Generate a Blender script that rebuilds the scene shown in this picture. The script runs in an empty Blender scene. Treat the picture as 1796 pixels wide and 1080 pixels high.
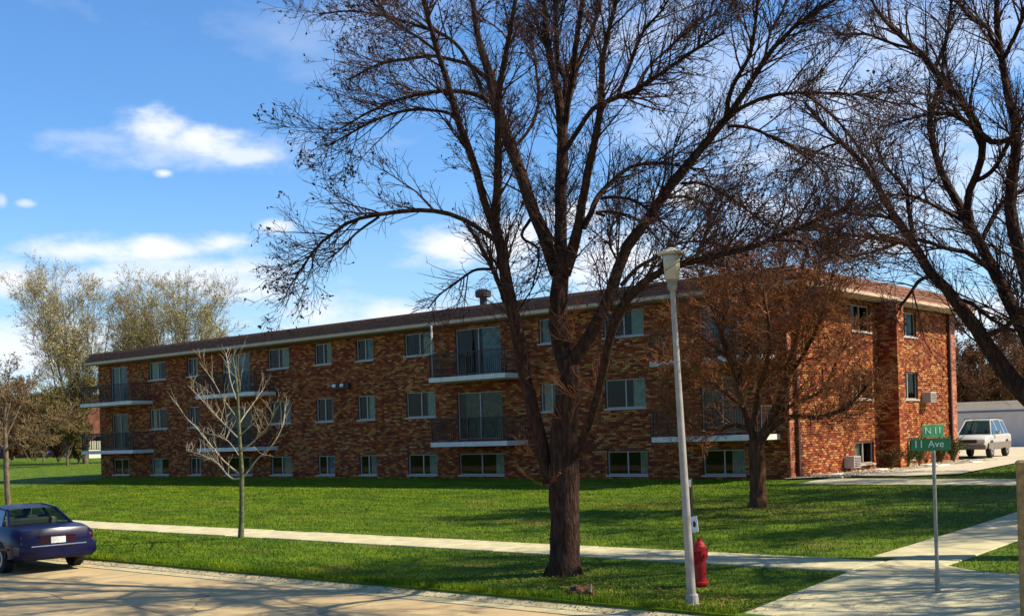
import bpy, bmesh, math, random
import numpy as np
from mathutils import Matrix, Vector

random.seed(7)
rng = np.random.default_rng(11)
S = bpy.context.scene
COL = S.collection

# ------------------------------------------------------------------ camera
# world: +X runs along the apartment front, +Y away across the lawn, street at z = 0
F = 2043.0
CX, CY = 898.0, 757.0      # the photograph is a level shot cropped low: its optical axis meets it at row 757
CAMH = 2.7
CAM = np.array([-.26, .27, CAMH])


def _ray(p):
    return np.array([p[0] - CX, -(p[1] - CY), -F], float)


_a = -_ray((-1500, 831)); _a /= np.linalg.norm(_a)
_b = _ray((2637, 705)); _b -= _a * (_a @ _b); _b /= np.linalg.norm(_b)
ROT = np.array([_a, _b, np.cross(_a, _b)])


def at(px, py, x=None, y=None, z=None):
    """world point seen in the photograph at (px, py) on a plane x=, y= or z="""
    d = ROT @ _ray((px, py))
    if z is not None: t = (z - CAM[2]) / d[2]
    elif y is not None: t = (y - CAM[1]) / d[1]
    else: t = (x - CAM[0]) / d[0]
    return d * t + CAM


def dirof(px, py):
    d = ROT @ _ray((px, py))
    return d / np.linalg.norm(d)


cam_d = bpy.data.cameras.new('camera')
cam = bpy.data.objects.new('camera', cam_d)
COL.objects.link(cam)
M = Matrix([list(r) for r in ROT]).to_4x4()
M.translation = CAM
cam.matrix_world = M
cam_d.sensor_width = 36
cam_d.lens = F / 1796 * 36
cam_d.shift_y = (CY - 540) / 1796
cam_d.clip_start = 0.1
cam_d.clip_end = 4000
S.camera = cam

# ------------------------------------------------------------------ light
SUN = np.array([0.58, 0.43, 0.69]); SUN /= np.linalg.norm(SUN)
SUN_EL = math.asin(SUN[2]); SUN_AZ = math.atan2(SUN[0], SUN[1])
sl = bpy.data.lights.new('sun', 'SUN')
sl.energy = 5.0
sl.angle = math.radians(0.55)
sl.color = (1.0, 0.90, 0.70)
so = bpy.data.objects.new('sun', sl); COL.objects.link(so)
so.rotation_euler = Vector(-SUN).to_track_quat('-Z', 'Y').to_euler()
S.view_settings.view_transform = 'Standard'
S.view_settings.look = 'None'
S.view_settings.gamma = 1
S.view_settings.use_curve_mapping = False
S.view_settings.exposure = 0.85
S.render.engine = 'CYCLES'

W = bpy.data.worlds.new('World'); S.world = W; W.use_nodes = True
nt = W.node_tree; nt.nodes.clear()
N = nt.nodes.new; L = nt.links.new
wo = N('ShaderNodeOutputWorld'); bg = N('ShaderNodeBackground'); bg.inputs[1].default_value = 0.054
sky = N('ShaderNodeTexSky'); sky.sky_type = 'NISHITA'; sky.sun_disc = False
sky.sun_elevation = SUN_EL; sky.sun_rotation = SUN_AZ
sky.air_density = 1.0; sky.dust_density = 0.6; sky.ozone_density = 2.5
L(bg.outputs[0], wo.inputs[0])


def mth(op, a, b=None, c=None):
    n = N('ShaderNodeMath'); n.operation = op
    for i, v in enumerate((a, b, c)):
        if v is None: continue
        if isinstance(v, (int, float)): n.inputs[i].default_value = v
        else: L(v, n.inputs[i])
    return n.outputs[0]


tc = N('ShaderNodeTexCoord')
gen = tc.outputs['Generated']
nz = N('ShaderNodeTexNoise'); nz.inputs['Scale'].default_value = 22; nz.inputs['Detail'].default_value = 7; nz.inputs['Roughness'].default_value = 0.6
mp = N('ShaderNodeMapping'); mp.inputs['Scale'].default_value = (1, 1, 2.2); L(gen, mp.inputs[0]); L(mp.outputs[0], nz.inputs['Vector'])
fine = mth('SUBTRACT', nz.outputs[0], 0.5)
cl = None
CLOUDS = [(275, 228, 62, 34, .95), (350, 250, 80, 34, .95), (430, 275, 85, 20, .75), (190, 245, 110, 14, .3), (288, 304, 17, 8, .9),
          (45, 357, 17, 7, .6), (2, 352, 10, 12, .5), (165, 440, 110, 26, 1), (270, 436, 90, 24, 1), (390, 428, 62, 21, 1), (20, 490, 60, 36, 1),
          (300, 485, 210, 38, .9), (484, 398, 34, 13, 1), (440, 505, 90, 34, .9), (790, 432, 85, 36, 1), (900, 425, 90, 50, 1),
          (1010, 375, 70, 34, .95), (1205, 345, 52, 30, 1), (1100, 450, 150, 60, .95), (700, 560, 260, 40, .95), (1570, 430, 75, 26, 1),
          (1450, 270, 190, 85, .55), (1640, 560, 170, 50, .95), (1130, 60, 140, 60, .4), (1560, 60, 90, 60, .45), (1350, 370, 120, 45, .6),
          (60, 610, 240, 50, .9), (1480, 180, 260, 120, .5), (1250, 180, 200, 150, .35), (1700, 330, 200, 110, .5), (330, 262, 190, 36, .5), (1660, 60, 160, 90, .45), (-250, 480, 200, 50, .9), (2050, 430, 220, 60, .9), (2300, 250, 260, 70, .8)]
for (px, py, rx, ry, op) in CLOUDS:
    c = dirof(px, py)
    r = np.cross(c, [0, 0, 1]); r /= np.linalg.norm(r); u = np.cross(r, c)

    def dotp(v, k):
        n = N('ShaderNodeVectorMath'); n.operation = 'DOT_PRODUCT'; L(gen, n.inputs[0]); n.inputs[1].default_value = tuple(v * k)
        return n.outputs['Value']
    a_ = dotp(r, F / rx / 1.3); b_ = dotp(u, F / ry / 1.3); f_ = dotp(c, 1)
    d2 = mth('SQRT', mth('ADD', mth('MULTIPLY', a_, a_), mth('MULTIPLY', b_, b_)))
    m_ = mth('MULTIPLY', mth('SUBTRACT', 1.0, d2), 1.25)
    m_ = mth('ADD', m_, mth('MULTIPLY', fine, 2.1))
    m_ = mth('MULTIPLY', m_, mth('GREATER_THAN', f_, 0.3))
    sm = N('ShaderNodeMapRange'); sm.interpolation_type = 'SMOOTHSTEP'
    L(m_, sm.inputs[0]); sm.inputs[1].default_value = 0.0; sm.inputs[2].default_value = 1.15; sm.inputs[3].default_value = 0; sm.inputs[4].default_value = op
    cl = sm.outputs[0] if cl is None else mth('MAXIMUM', cl, sm.outputs[0])
# scattered fair weather clouds over the rest of the sky
n2 = N('ShaderNodeTexNoise'); n2.inputs['Scale'].default_value = 3.2; n2.inputs['Detail'].default_value = 6; n2.inputs['Roughness'].default_value = .55
mp2 = N('ShaderNodeMapping'); mp2.inputs['Scale'].default_value = (1, 1, 2.4); mp2.inputs['Location'].default_value = (3.1, 1.7, .4); L(gen, mp2.inputs[0]); L(mp2.outputs[0], n2.inputs['Vector'])
mr2 = N('ShaderNodeMapRange'); L(n2.outputs[0], mr2.inputs[0]); mr2.inputs[1].default_value = .64; mr2.inputs[2].default_value = .8; mr2.inputs[4].default_value = .3
cl = mth('MAXIMUM', cl, mr2.outputs[0])
sx = N('ShaderNodeSeparateXYZ'); L(gen, sx.inputs[0])
hz = N('ShaderNodeMapRange'); hz.interpolation_type = 'SMOOTHSTEP'; L(sx.outputs[2], hz.inputs[0]); hz.inputs[1].default_value = .24; hz.inputs[2].default_value = 0.0; hz.inputs[3].default_value = 0; hz.inputs[4].default_value = .5
hue = N('ShaderNodeHueSaturation'); L(sky.outputs[0], hue.inputs['Color']); hue.inputs['Saturation'].default_value = 1.12; hue.inputs['Value'].default_value = 1.68
tint = N('ShaderNodeMix'); tint.data_type = 'RGBA'; tint.blend_type = 'MULTIPLY'; tint.inputs[0].default_value = 1
L(hue.outputs[0], tint.inputs[6]); tint.inputs[7].default_value = (.78, 1.03, 1.25, 1)
m1 = N('ShaderNodeMix'); m1.data_type = 'RGBA'; L(hz.outputs[0], m1.inputs[0]); L(tint.outputs[2], m1.inputs[6]); m1.inputs[7].default_value = (6.2, 8.3, 10.2, 1)
shade = N('ShaderNodeMix'); shade.data_type = 'RGBA'
nz3 = N('ShaderNodeTexNoise'); nz3.inputs['Scale'].default_value = 14; nz3.inputs['Detail'].default_value = 4; L(gen, nz3.inputs['Vector'])
L(nz3.outputs[0], shade.inputs[0]); shade.inputs[6].default_value = (9.2, 9.9, 11.4, 1); shade.inputs[7].default_value = (11.6, 11.7, 12.0, 1)
m2 = N('ShaderNodeMix'); m2.data_type = 'RGBA'; L(cl, m2.inputs[0]); L(m1.outputs[2], m2.inputs[6]); L(shade.outputs[2], m2.inputs[7])
L(m2.outputs[2], bg.inputs[0])

# ------------------------------------------------------------------ helpers


def empty(name, loc=(0, 0, 0), rz=0, label=None, cat=None, group=None, kind=None, parent=None):
    o = bpy.data.objects.new(name, None); COL.objects.link(o)
    o.location = loc; o.rotation_euler = (0, 0, rz); o.empty_display_size = .2
    return tag(o, label, cat, group, kind, parent)


def tag(o, label=None, cat=None, group=None, kind=None, parent=None):
    if label: o['label'] = label
    if cat: o['category'] = cat
    if group: o['group'] = group
    if kind: o['kind'] = kind
    if parent is not None: o.parent = parent
    return o


def obj(name, me, mat=None, parent=None, loc=None, rot=None, **kw):
    o = bpy.data.objects.new(name, me); COL.objects.link(o)
    if mat is not None and len(me.materials) == 0: me.materials.append(mat)
    if loc is not None: o.location = loc
    if rot is not None: o.rotation_euler = rot
    return tag(o, parent=parent, **kw)


def np_mesh(name, V, Q=None, T=None, smooth=False):
    me = bpy.data.meshes.new(name)
    V = np.asarray(V, np.float32)
    q = np.asarray(Q, np.int32).reshape(-1, 4) if Q is not None else np.zeros((0, 4), np.int32)
    t = np.asarray(T, np.int32).reshape(-1, 3) if T is not None else np.zeros((0, 3), np.int32)
    me.vertices.add(len(V)); me.vertices.foreach_set('co', V.ravel())
    me.loops.add(q.size + t.size); me.loops.foreach_set('vertex_index', np.concatenate([q.ravel(), t.ravel()]))
    n = len(q) + len(t)
    me.polygons.add(n)
    st = np.concatenate([np.arange(len(q)) * 4, q.size + np.arange(len(t)) * 3]).astype(np.int32)
    me.polygons.foreach_set('loop_start', st)
    me.polygons.foreach_set('use_smooth', np.full(n, smooth))
    me.update(calc_edges=True); me.validate()
    return me


class MB:
    """collects boxes, tubes and quads into one mesh"""
    def __init__(s): s.v = []; s.f = []

    def box(s, x0, x1, y0, y1, z0, z1):
        b = len(s.v)
        s.v += [(x0, y0, z0), (x1, y0, z0), (x1, y1, z0), (x0, y1, z0), (x0, y0, z1), (x1, y0, z1), (x1, y1, z1), (x0, y1, z1)]
        s.f += [tuple(b + i for i in f) for f in ((3, 2, 1, 0), (4, 5, 6, 7), (0, 1, 5, 4), (1, 2, 6, 5), (2, 3, 7, 6), (3, 0, 4, 7))]
        return s

    def poly(s, *pts):
        b = len(s.v); s.v += [tuple(p) for p in pts]; s.f.append(tuple(range(b, b + len(pts)))); return s

    def hexa(s, lo, hi):
        b = len(s.v); s.v += [tuple(p) for p in lo] + [tuple(p) for p in hi]
        n = len(lo)
        s.f.append(tuple(b + i for i in reversed(range(n)))); s.f.append(tuple(b + n + i for i in range(n)))
        for i in range(n):
            j = (i + 1) % n; s.f.append((b + i, b + j, b + n + j, b + n + i))
        return s

    def lathe(s, prof, n=16, c=(0, 0, 0), axis='z'):
        b = len(s.v)
        for (r, h) in prof:
            for i in range(n):
                a = 2 * math.pi * i / n
                p = (r * math.cos(a), r * math.sin(a), h)
                if axis == 'x': p = (h, p[0], p[1])
                if axis == 'y': p = (p[0], h, p[1])
                s.v.append((p[0] + c[0], p[1] + c[1], p[2] + c[2]))
        for k in range(len(prof) - 1):
            for i in range(n):
                j = (i + 1) % n
                f = (b + k * n + i, b + k * n + j, b + (k + 1) * n + j, b + (k + 1) * n + i)
                s.f.append(f if axis != 'y' else f[::-1])
        s.f.append(tuple(b + i for i in range(n))[::-1]); s.f.append(tuple(b + (len(prof) - 1) * n + i for i in range(n)))
        return s

    def tube(s, pts, r, n=8):
        P = np.array(pts, float)[None]; R = np.broadcast_to(np.atleast_1d(r), (len(pts),))[None].astype(float)
        V, Q = tubes(P, R, n)
        b = len(s.v); s.v += [tuple(v) for v in V]; s.f += [tuple(int(i) + b for i in q) for q in Q]
        return s

    def mesh(s, name, bevel=0, smooth=False):
        me = bpy.data.meshes.new(name); me.from_pydata(s.v, [], s.f)
        if bevel:
            bm = bmesh.new(); bm.from_mesh(me)
            bmesh.ops.bevel(bm, geom=[e for e in bm.edges if e.calc_face_angle(0) > .5], offset=bevel, segments=1, affect='EDGES', clamp_overlap=True)
            bm.to_mesh(me); bm.free()
        if smooth: me.polygons.foreach_set('use_smooth', [True] * len(me.polygons))
        me.update()
        return me

    def build(s, name, mat, parent=None, bevel=0, smooth=False, **kw):
        return obj(name, s.mesh(name, bevel, smooth), mat, parent, **kw)


def tubes(P, R, n=3):
    """P (M,K,3), R (M,K) -> verts, quads of M tapering tubes"""
    Mn, K, _ = P.shape
    T = np.gradient(P, axis=1)
    T /= np.linalg.norm(T, axis=2, keepdims=True) + 1e-9
    md = P[:, -1] - P[:, 0]; md /= np.linalg.norm(md, axis=1, keepdims=True) + 1e-9
    ref = np.where(np.abs(md[:, 2:3]) > .8, np.array([[1., 0, 0]]), np.array([[0, 0, 1.]]))[:, None, :]
    A = np.cross(T, np.broadcast_to(ref, T.shape)); A /= np.linalg.norm(A, axis=2, keepdims=True) + 1e-9
    B = np.cross(T, A)
    th = np.arange(n) * 2 * math.pi / n
    V = P[:, :, None] + R[:, :, None, None] * (A[:, :, None] * np.cos(th)[None, None, :, None] + B[:, :, None] * np.sin(th)[None, None, :, None])
    idx = np.arange(Mn * K * n).reshape(Mn, K, n)
    nx = np.roll(idx, -1, axis=2)
    Q = np.stack([idx[:, :-1], idx[:, 1:], nx[:, 1:], nx[:, :-1]], axis=-1).reshape(-1, 4)
    return V.reshape(-1, 3), Q


def material(name, col, rough=.8, var=.0, scale=3., bump=0., bscale=40., metal=0., spec=.3, col2=None, contrast=(.35, .65), detail=5, stretch=None):
    m = bpy.data.materials.new(name); m.use_nodes = True
    t = m.node_tree; b = t.nodes['Principled BSDF']
    b.inputs['Roughness'].default_value = rough; b.inputs['Metallic'].default_value = metal
    b.inputs['Specular IOR Level'].default_value = spec
    b.inputs['Base Color'].default_value = (*col, 1)
    tcn = t.nodes.new('ShaderNodeTexCoord'); vec = tcn.outputs['Object']
    if stretch:
        mpn = t.nodes.new('ShaderNodeMapping'); mpn.inputs['Scale'].default_value = (1, 1, stretch); t.links.new(vec, mpn.inputs[0]); vec = mpn.outputs[0]
    if var or col2:
        nz = t.nodes.new('ShaderNodeTexNoise'); nz.inputs['Scale'].default_value = scale; nz.inputs['Detail'].default_value = detail
        t.links.new(vec, nz.inputs['Vector'])
        r = t.nodes.new('ShaderNodeValToRGB')
        c2 = col2 if col2 else tuple(min(1, c * (1 + var)) for c in col)
        c1 = col if col2 else tuple(c * (1 - var) for c in col)
        r.color_ramp.elements[0].position = contrast[0]; r.color_ramp.elements[1].position = contrast[1]
        r.color_ramp.elements[0].color = (*c1, 1); r.color_ramp.elements[1].color = (*c2, 1)
        t.links.new(nz.outputs[0], r.inputs[0]); t.links.new(r.outputs[0], b.inputs['Base Color'])
    if bump:
        n2 = t.nodes.new('ShaderNodeTexNoise'); n2.inputs['Scale'].default_value = bscale; n2.inputs['Detail'].default_value = 6
        t.links.new(vec, n2.inputs['Vector'])
        bp = t.nodes.new('ShaderNodeBump'); bp.inputs['Strength'].default_value = bump; bp.inputs['Distance'].default_value = .05
        t.links.new(n2.outputs[0], bp.inputs['Height']); t.links.new(bp.outputs[0], b.inputs['Normal'])
    return m


def brick_material(name, stops, rough=.85):
    m = bpy.data.materials.new(name); m.use_nodes = True
    t = m.node_tree; b = t.nodes['Principled BSDF']; b.inputs['Roughness'].default_value = rough; b.inputs['Specular IOR Level'].default_value = .2
    g = t.nodes.new('ShaderNodeNewGeometry'); oi = t.nodes.new('ShaderNodeObjectInfo')
    ad = t.nodes.new('ShaderNodeMath'); ad.operation = 'ADD'; fr = t.nodes.new('ShaderNodeMath'); fr.operation = 'FRACT'
    t.links.new(g.outputs['Random Per Island'], ad.inputs[0]); t.links.new(oi.outputs['Random'], ad.inputs[1]); t.links.new(ad.outputs[0], fr.inputs[0])
    r = t.nodes.new('ShaderNodeValToRGB'); r.color_ramp.interpolation = 'CONSTANT'
    p = 0
    for i, (w, c) in enumerate(stops):
        e = r.color_ramp.elements[i] if i < 2 else r.color_ramp.elements.new(min(p, .999))
        e.position = min(p, .999); e.color = (*c, 1); p += w
    t.links.new(fr.outputs[0], r.inputs[0])
    # weathering across the face
    tcn = t.nodes.new('ShaderNodeTexCoord'); nz = t.nodes.new('ShaderNodeTexNoise'); nz.inputs['Scale'].default_value = 1.3; nz.inputs['Detail'].default_value = 11; nz.inputs['Roughness'].default_value = .62
    t.links.new(tcn.outputs['Object'], nz.inputs['Vector'])
    mx = t.nodes.new('ShaderNodeMix'); mx.data_type = 'RGBA'; mx.blend_type = 'MULTIPLY'; mx.inputs[0].default_value = 1
    rr = t.nodes.new('ShaderNodeValToRGB'); rr.color_ramp.elements[0].position = .3; rr.color_ramp.elements[0].color = (.66, .62, .6, 1); rr.color_ramp.elements[1].position = .62; rr.color_ramp.elements[1].color = (1.08, 1.05, 1.0, 1)
    t.links.new(nz.outputs[0], rr.inputs[0]); t.links.new(r.outputs[0], mx.inputs[6]); t.links.new(rr.outputs[0], mx.inputs[7])
    t.links.new(mx.outputs[2], b.inputs['Base Color'])
    bp = t.nodes.new('ShaderNodeBump'); bp.inputs['Strength'].default_value = .6; bp.inputs['Distance'].default_value = .02
    n2 = t.nodes.new('ShaderNodeTexNoise'); n2.inputs['Scale'].default_value = 30; n2.inputs['Detail'].default_value = 5
    t.links.new(tcn.outputs['Object'], n2.inputs['Vector']); t.links.new(n2.outputs[0], bp.inputs['Height']); t.links.new(bp.outputs[0], b.inputs['Normal'])
    return m


def glass_material(name, tint=(.6, .7, .7), fac=.35):
    m = bpy.data.materials.new(name); m.use_nodes = True
    t = m.node_tree; t.nodes.clear()
    o = t.nodes.new('ShaderNodeOutputMaterial'); mx = t.nodes.new('ShaderNodeMixShader')
    tr = t.nodes.new('ShaderNodeBsdfTransparent'); tr.inputs[0].default_value = (*tint, 1)
    gl = t.nodes.new('ShaderNodeBsdfGlossy'); gl.inputs['Roughness'].default_value = .03
    fr = t.nodes.new('ShaderNodeFresnel'); fr.inputs[0].default_value = 1.5
    ad = t.nodes.new('ShaderNodeMath'); ad.operation = 'MULTIPLY_ADD'; ad.inputs[1].default_value = .38; ad.inputs[2].default_value = fac * .01
    t.links.new(fr.outputs[0], ad.inputs[0]); t.links.new(ad.outputs[0], mx.inputs[0])
    t.links.new(tr.outputs[0], mx.inputs[1]); t.links.new(gl.outputs[0], mx.inputs[2]); t.links.new(mx.outputs[0], o.inputs[0])
    return m


def grass_material(name, dark, mid, dry, blades=False):
    m = bpy.data.materials.new(name); m.use_nodes = True
    t = m.node_tree; b = t.nodes['Principled BSDF']; b.inputs['Roughness'].default_value = .75; b.inputs['Specular IOR Level'].default_value = .12
    tcn = t.nodes.new('ShaderNodeNewGeometry')

    def noise(sc, stretch=(1, 1, 1), det=4):
        mp = t.nodes.new('ShaderNodeMapping'); mp.inputs['Scale'].default_value = stretch
        n = t.nodes.new('ShaderNodeTexNoise'); n.inputs['Scale'].default_value = sc; n.inputs['Detail'].default_value = det
        t.links.new(tcn.outputs['Position'], mp.inputs[0]); t.links.new(mp.outputs[0], n.inputs['Vector'])
        return n.outputs[0]

    def ramp(v, p0, c0, p1, c1):
        r = t.nodes.new('ShaderNodeValToRGB'); r.color_ramp.elements[0].position = p0; r.color_ramp.elements[1].position = p1
        r.color_ramp.elements[0].color = (*c0, 1); r.color_ramp.elements[1].color = (*c1, 1); t.links.new(v, r.inputs[0]); return r.outputs[0]

    def mix(f, a, c, mode='MIX'):
        x = t.nodes.new('ShaderNodeMix'); x.data_type = 'RGBA'; x.blend_type = mode
        if isinstance(f, float): x.inputs[0].default_value = f
        else: t.links.new(f, x.inputs[0])
        for s_, v in ((6, a), (7, c)):
            if isinstance(v, tuple): x.inputs[s_].default_value = (*v, 1)
            else: t.links.new(v, x.inputs[s_])
        return x.outputs[2]
    base = ramp(noise(.8, (1, 2.2, 1), 6), .38, dark, .62, mid)
    dryf = ramp(noise(.35, (1, 1.8, 1), 8), .57, (0, 0, 0), .78, (1, 1, 1))
    c = mix(dryf, base, dry)
    grain = ramp(noise(14, (1, 1, 1), 6), .3, (.75, .8, .7), .7, (1.2, 1.18, 1.15))
    c = mix(1.0, c, grain, 'MULTIPLY')
    if blades:
        rp = t.nodes.new('ShaderNodeNewGeometry')
        g = ramp(rp.outputs['Random Per Island'], 0, (.82, .85, .8), 1, (1.22, 1.18, 1.1))
        c = mix(1.0, c, g, 'MULTIPLY')
    t.links.new(c, b.inputs['Base Color'])
    if not blades:
        bp = t.nodes.new('ShaderNodeBump'); bp.inputs['Strength'].default_value = .8; bp.inputs['Distance'].default_value = .04
        t.links.new(noise(25, (1, 1, 1), 8), bp.inputs['Height']); t.links.new(bp.outputs[0], b.inputs['Normal'])
    return m


G_D, G_M, G_Y = (.045, .085, .003), (.092, .138, .005), (.15, .13, .025)
MAT = dict(
    lawn=grass_material('lawn', G_D, G_M, G_Y), blades=grass_material('grass blades', (.064, .118, .004), (.135, .192, .006), (.21, .19, .03), True),
    road=material('tan concrete road', (.40, .295, .155), .9, .07, .9, .25, 60, spec=.1, detail=9),
    crack=material('crack sealant', (.17, .13, .08), .9, .3, 6),
    lot=material('tan worn parking surface', (.44, .37, .25), .95, .15, 1.5, .3, 30, spec=.1, detail=9),
    concrete=material('pale concrete', (.44, .39, .235), .9, .16, 2.2, .35, 50, spec=.15, detail=9),
    kerb=material('weathered kerb concrete', (.40, .34, .20), .9, .2, 2.5, .4, 40, spec=.1, detail=9),
    slab=material('painted balcony slab', (.62, .57, .52), .8, .08, 6, .1, 50),
    mortar=material('mortar', (.115, .052, .032), .95, .2, 12, .3, 60, spec=.1),
    shingle=material('brown shingles', (.17, .075, .045), .9, .35, 14, .4, 60, spec=.15),
    roofing=material('tar roofing', (.08, .07, .065), .95, .2, 2),
    fascia=material('cream painted fascia', (.50, .34, .23), .6, .08, 3),
    soffit=material('soffit', (.38, .33, .27), .8, .08, 3),
    frame=material('aluminium window frame', (.38, .34, .30), .5, .06, 5),
    dark=material('dark room', (.012, .011, .012), .9),
    curtain=material('pale curtain', (.42, .42, .33), .9, .16, 6, spec=.05),
    curtain2=material('grey green curtain', (.24, .29, .29), .9, .3, 6, spec=.05),
    curtain4=material('warm beige curtain', (.48, .40, .27), .9, .16, 6, spec=.05),
    curtain3=material('olive curtain', (.15, .14, .09), .9, .3, 6, spec=.05),
    glass=glass_material('window glass'),
    iron=material('dark brown painted iron', (.045, .028, .022), .6, .2, 6),
    brown_metal=material('brown metal', (.075, .022, .014), .5, .15, 5),
    vent=material('dark roof vent', (.035, .033, .03), .6, .3, 7),
    bark=material('dark furrowed bark', (.030, .016, .012), .95, bump=1.0, bscale=26, col2=(.075, .042, .028), scale=16, spec=.1, contrast=(.42, .72), stretch=.3),
    bark_red=material('red brown bark', (.055, .024, .014), .95, bump=.8, bscale=26, col2=(.13, .062, .035), scale=14, spec=.1, stretch=.2),
    bark_pale=material('pale young bark', (.30, .25, .17), .8, .25, 9, .3, 40, spec=.2),
    bark_young=material('green brown young trunk', (.10, .10, .05), .85, .35, 9, .3, 40, spec=.2),
    bark_grey=material('grey willow bark', (.13, .095, .065), .95, .3, 5, .5, 20, spec=.1),
    twig=material('fine dark twigs', (.062, .033, .026), .9, .4, 2.2, spec=.1),
    twig_red=material('fine red brown twigs', (.26, .10, .04), .9, .35, 3, spec=.1),
    twig_tan=material('fine tan twigs', (.22, .16, .08), .9, .35, 3, spec=.1),
    seeds=material('dry seed clusters', (.05, .03, .025), .95, .4, 3, spec=.05),
    young_leaf=material('young yellow green leaves', (.38, .33, .13), .8, .35, .6, spec=.1),
    bush_leaf=material('olive brown leaves', (.11, .085, .025), .9, .45, .6, spec=.1),
    shrub_leaf=material('green shrub leaves', (.055, .085, .02), .85, .45, 2, spec=.1),
    rust=material('brown dead foliage', (.10, .05, .022), .9, .4, 2, spec=.1),
    litter=material('dry leaf litter', (.20, .11, .045), .95, .45, 5, spec=.05),
    gravel=material('pale landscaping rock', (.46, .40, .29), .95, .35, 16, .6, 30, spec=.1),
    stone=material('white edging stone', (.62, .56, .44), .9, .2, 8, .3, 30),
    lamp=material('weathered lamp pole aluminium', (.30, .27, .24), .55, .15, 6, .1, 50, metal=.15),
    lamp_cap=material('off white lamp cap', (.52, .49, .42), .6, .15, 6),
    lamp_glass=material('frosted lamp lens', (.40, .41, .36), .35, .1, 6, spec=.5),
    red=material('red hydrant paint', (.34, .008, .008), .55, .3, 14, .15, 30, spec=.3),
    white=material('white paint', (.75, .76, .74), .5, .05, 8),
    black=material('black paint', (.015, .015, .015), .5),
    green=material('green sign sheeting', (.008, .15, .045), .4, .12, 5, spec=.5),
    green2=material('faded green sign sheeting', (.05, .27, .09), .45, .2, 5, spec=.5),
    sign_text=material('white sign lettering', (.55, .70, .58), .5),
    post=material('galvanised post', (.24, .235, .20), .55, .2, 9, metal=.3),
    post_wood=material('weathered tan wood', (.30, .20, .09), .85, .3, 8, .4, 50, spec=.1),
    yellow=material('yellow tactile plate', (.62, .42, .06), .7, .12, 9),
    garage=material('white painted boards', (.80, .72, .62), .7, .06, 2),
    garage_door=material('grey white garage door', (.64, .57, .50), .6, .05, 2),
    garage_trim=material('dark grey trim', (.18, .175, .17), .7),  # plain dark grey of the garage door frames and shed door
    blue=material('dark blue car paint', (.006, .006, .030), .25, .1, 3, spec=.22),
    silver=material('off white car paint', (.44, .41, .36), .3, .04, 3, spec=.6),
    cladding=material('grey brown plastic cladding', (.16, .13, .10), .6, .1, 3),
    tyre=material('tyre rubber', (.012, .012, .012), .85),
    rim=material('grey wheel cover', (.30, .28, .27), .4, .1, 8, metal=.5),
    plate=material('white number plate', (.55, .55, .52), .5, .2, 30),
    tail_dark=material('dark red tail panel', (.022, .003, .008), .25, spec=.5),
    tail=material('red tail lamp', (.28, .01, .02), .2, spec=.6),
    head=material('clear head lamp', (.6, .6, .58), .15, spec=.7),
    chrome=material('bright bumper strip', (.75, .76, .82), .2, metal=.9),
    cream=material('cream siding', (.55, .50, .38), .8, .05, 1),
    blue2=material('bright blue paint', (.03, .08, .28), .4, .1, 3),
)
MAT['car_glass'] = glass_material('car glass', (.32, .42, .38), .6)
MAT['brick'] = brick_material('rustic mixed brick', [(.21, (.22, .040, .014)), (.20, (.31, .080, .022)), (.11, (.155, .028, .011)), (.19, (.38, .138, .036)), (.12, (.45, .20, .058)), (.1, (.25, .062, .022)), (.05, (.44, .25, .11)), (.03, (.12, .03, .016))])
MAT['brick_pier'] = brick_material('smooth pink red brick', [(.3, (.42, .17, .10)), (.3, (.36, .12, .07)), (.2, (.28, .085, .05)), (.2, (.46, .21, .13))])
MAT['brick_far'] = material('far red brick', (.12, .04, .022), .9, .4, 1.2, detail=8)


# ------------------------------------------------------------------ ground
def gz(x, y):
    """height of the lawn"""
    return np.interp(y, [14.3, 17.7, 19.6, 25, 36, 60], [.12, .305, .325, .45, .80, .84])


xs = [-900, -400, -200, -120, -90, -75, -64, -50, -40, -34, -28, -22, -18, -14, -11, -8.3, -7, -3, 0.9, 0.92, 9.0, 9.02, 20, 60, 200, 700]
ys = [-300, -60, 2.0, 2.02, 14.24, 14.26, 15, 16, 17.7, 18.6, 19.6, 21, 23, 25, 28, 31, 34, 36, 40, 48, 60, 90, 150, 400, 1500]


def ground_z(x, y):
    if y < 14.25 and y > 2.01: return -.06
    if .91 < x < 9.01 and y > 2.01: return -.06
    if y <= 2.01: return .1
    return float(gz(x, max(y, 14.3)))


V = [(x, y, ground_z(x, y)) for y in ys for x in xs]
nx_ = len(xs)
Q = [(j * nx_ + i, j * nx_ + i + 1, (j + 1) * nx_ + i + 1, (j + 1) * nx_ + i) for j in range(len(ys) - 1) for i in range(nx_ - 1)]
lawn = obj('lawn', np_mesh('lawn', V, Q), MAT['lawn'], kind='structure')
MB().poly((-900, 2.02, 0), (900, 2.02, 0), (900, 14.0, 0), (-900, 14.0, 0)).build('road', MAT['road'], kind='structure')
MB().poly((.92, 14.0, 0), (9.0, 14.0, 0), (9.0, 900, 0), (.92, 900, 0)).build('side_street', MAT['road'], kind='structure')
# gutter pan and kerb, one cast length after another
kb = empty('kerb', (0, 0, 0), kind='structure')
kmesh = MB().hexa([(-1.49, -.30, -.05), (1.49, -.30, -.05), (1.49, 0, -.05), (-1.49, 0, -.05)], [(-1.49, -.29, .02), (1.49, -.29, .02), (1.49, 0, .115), (-1.49, 0, .115)]).mesh('kerb_length', .008)
kmesh.materials.append(MAT['kerb'])
gmesh = MB().box(-1.49, 1.49, -.62, -.303, -.05, .014).mesh('gutter_pan', .006)
gmesh.materials.append(MAT['kerb'])
for i in range(40):
    x = -2.1 - 3.0 * i
    bend = .0
    obj('kerb_length', kmesh, None, kb, (x, 14.36, random.uniform(-.004, .004)))
    obj('gutter_pan', gmesh, None, kb, (x, 14.36, 0))
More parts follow.
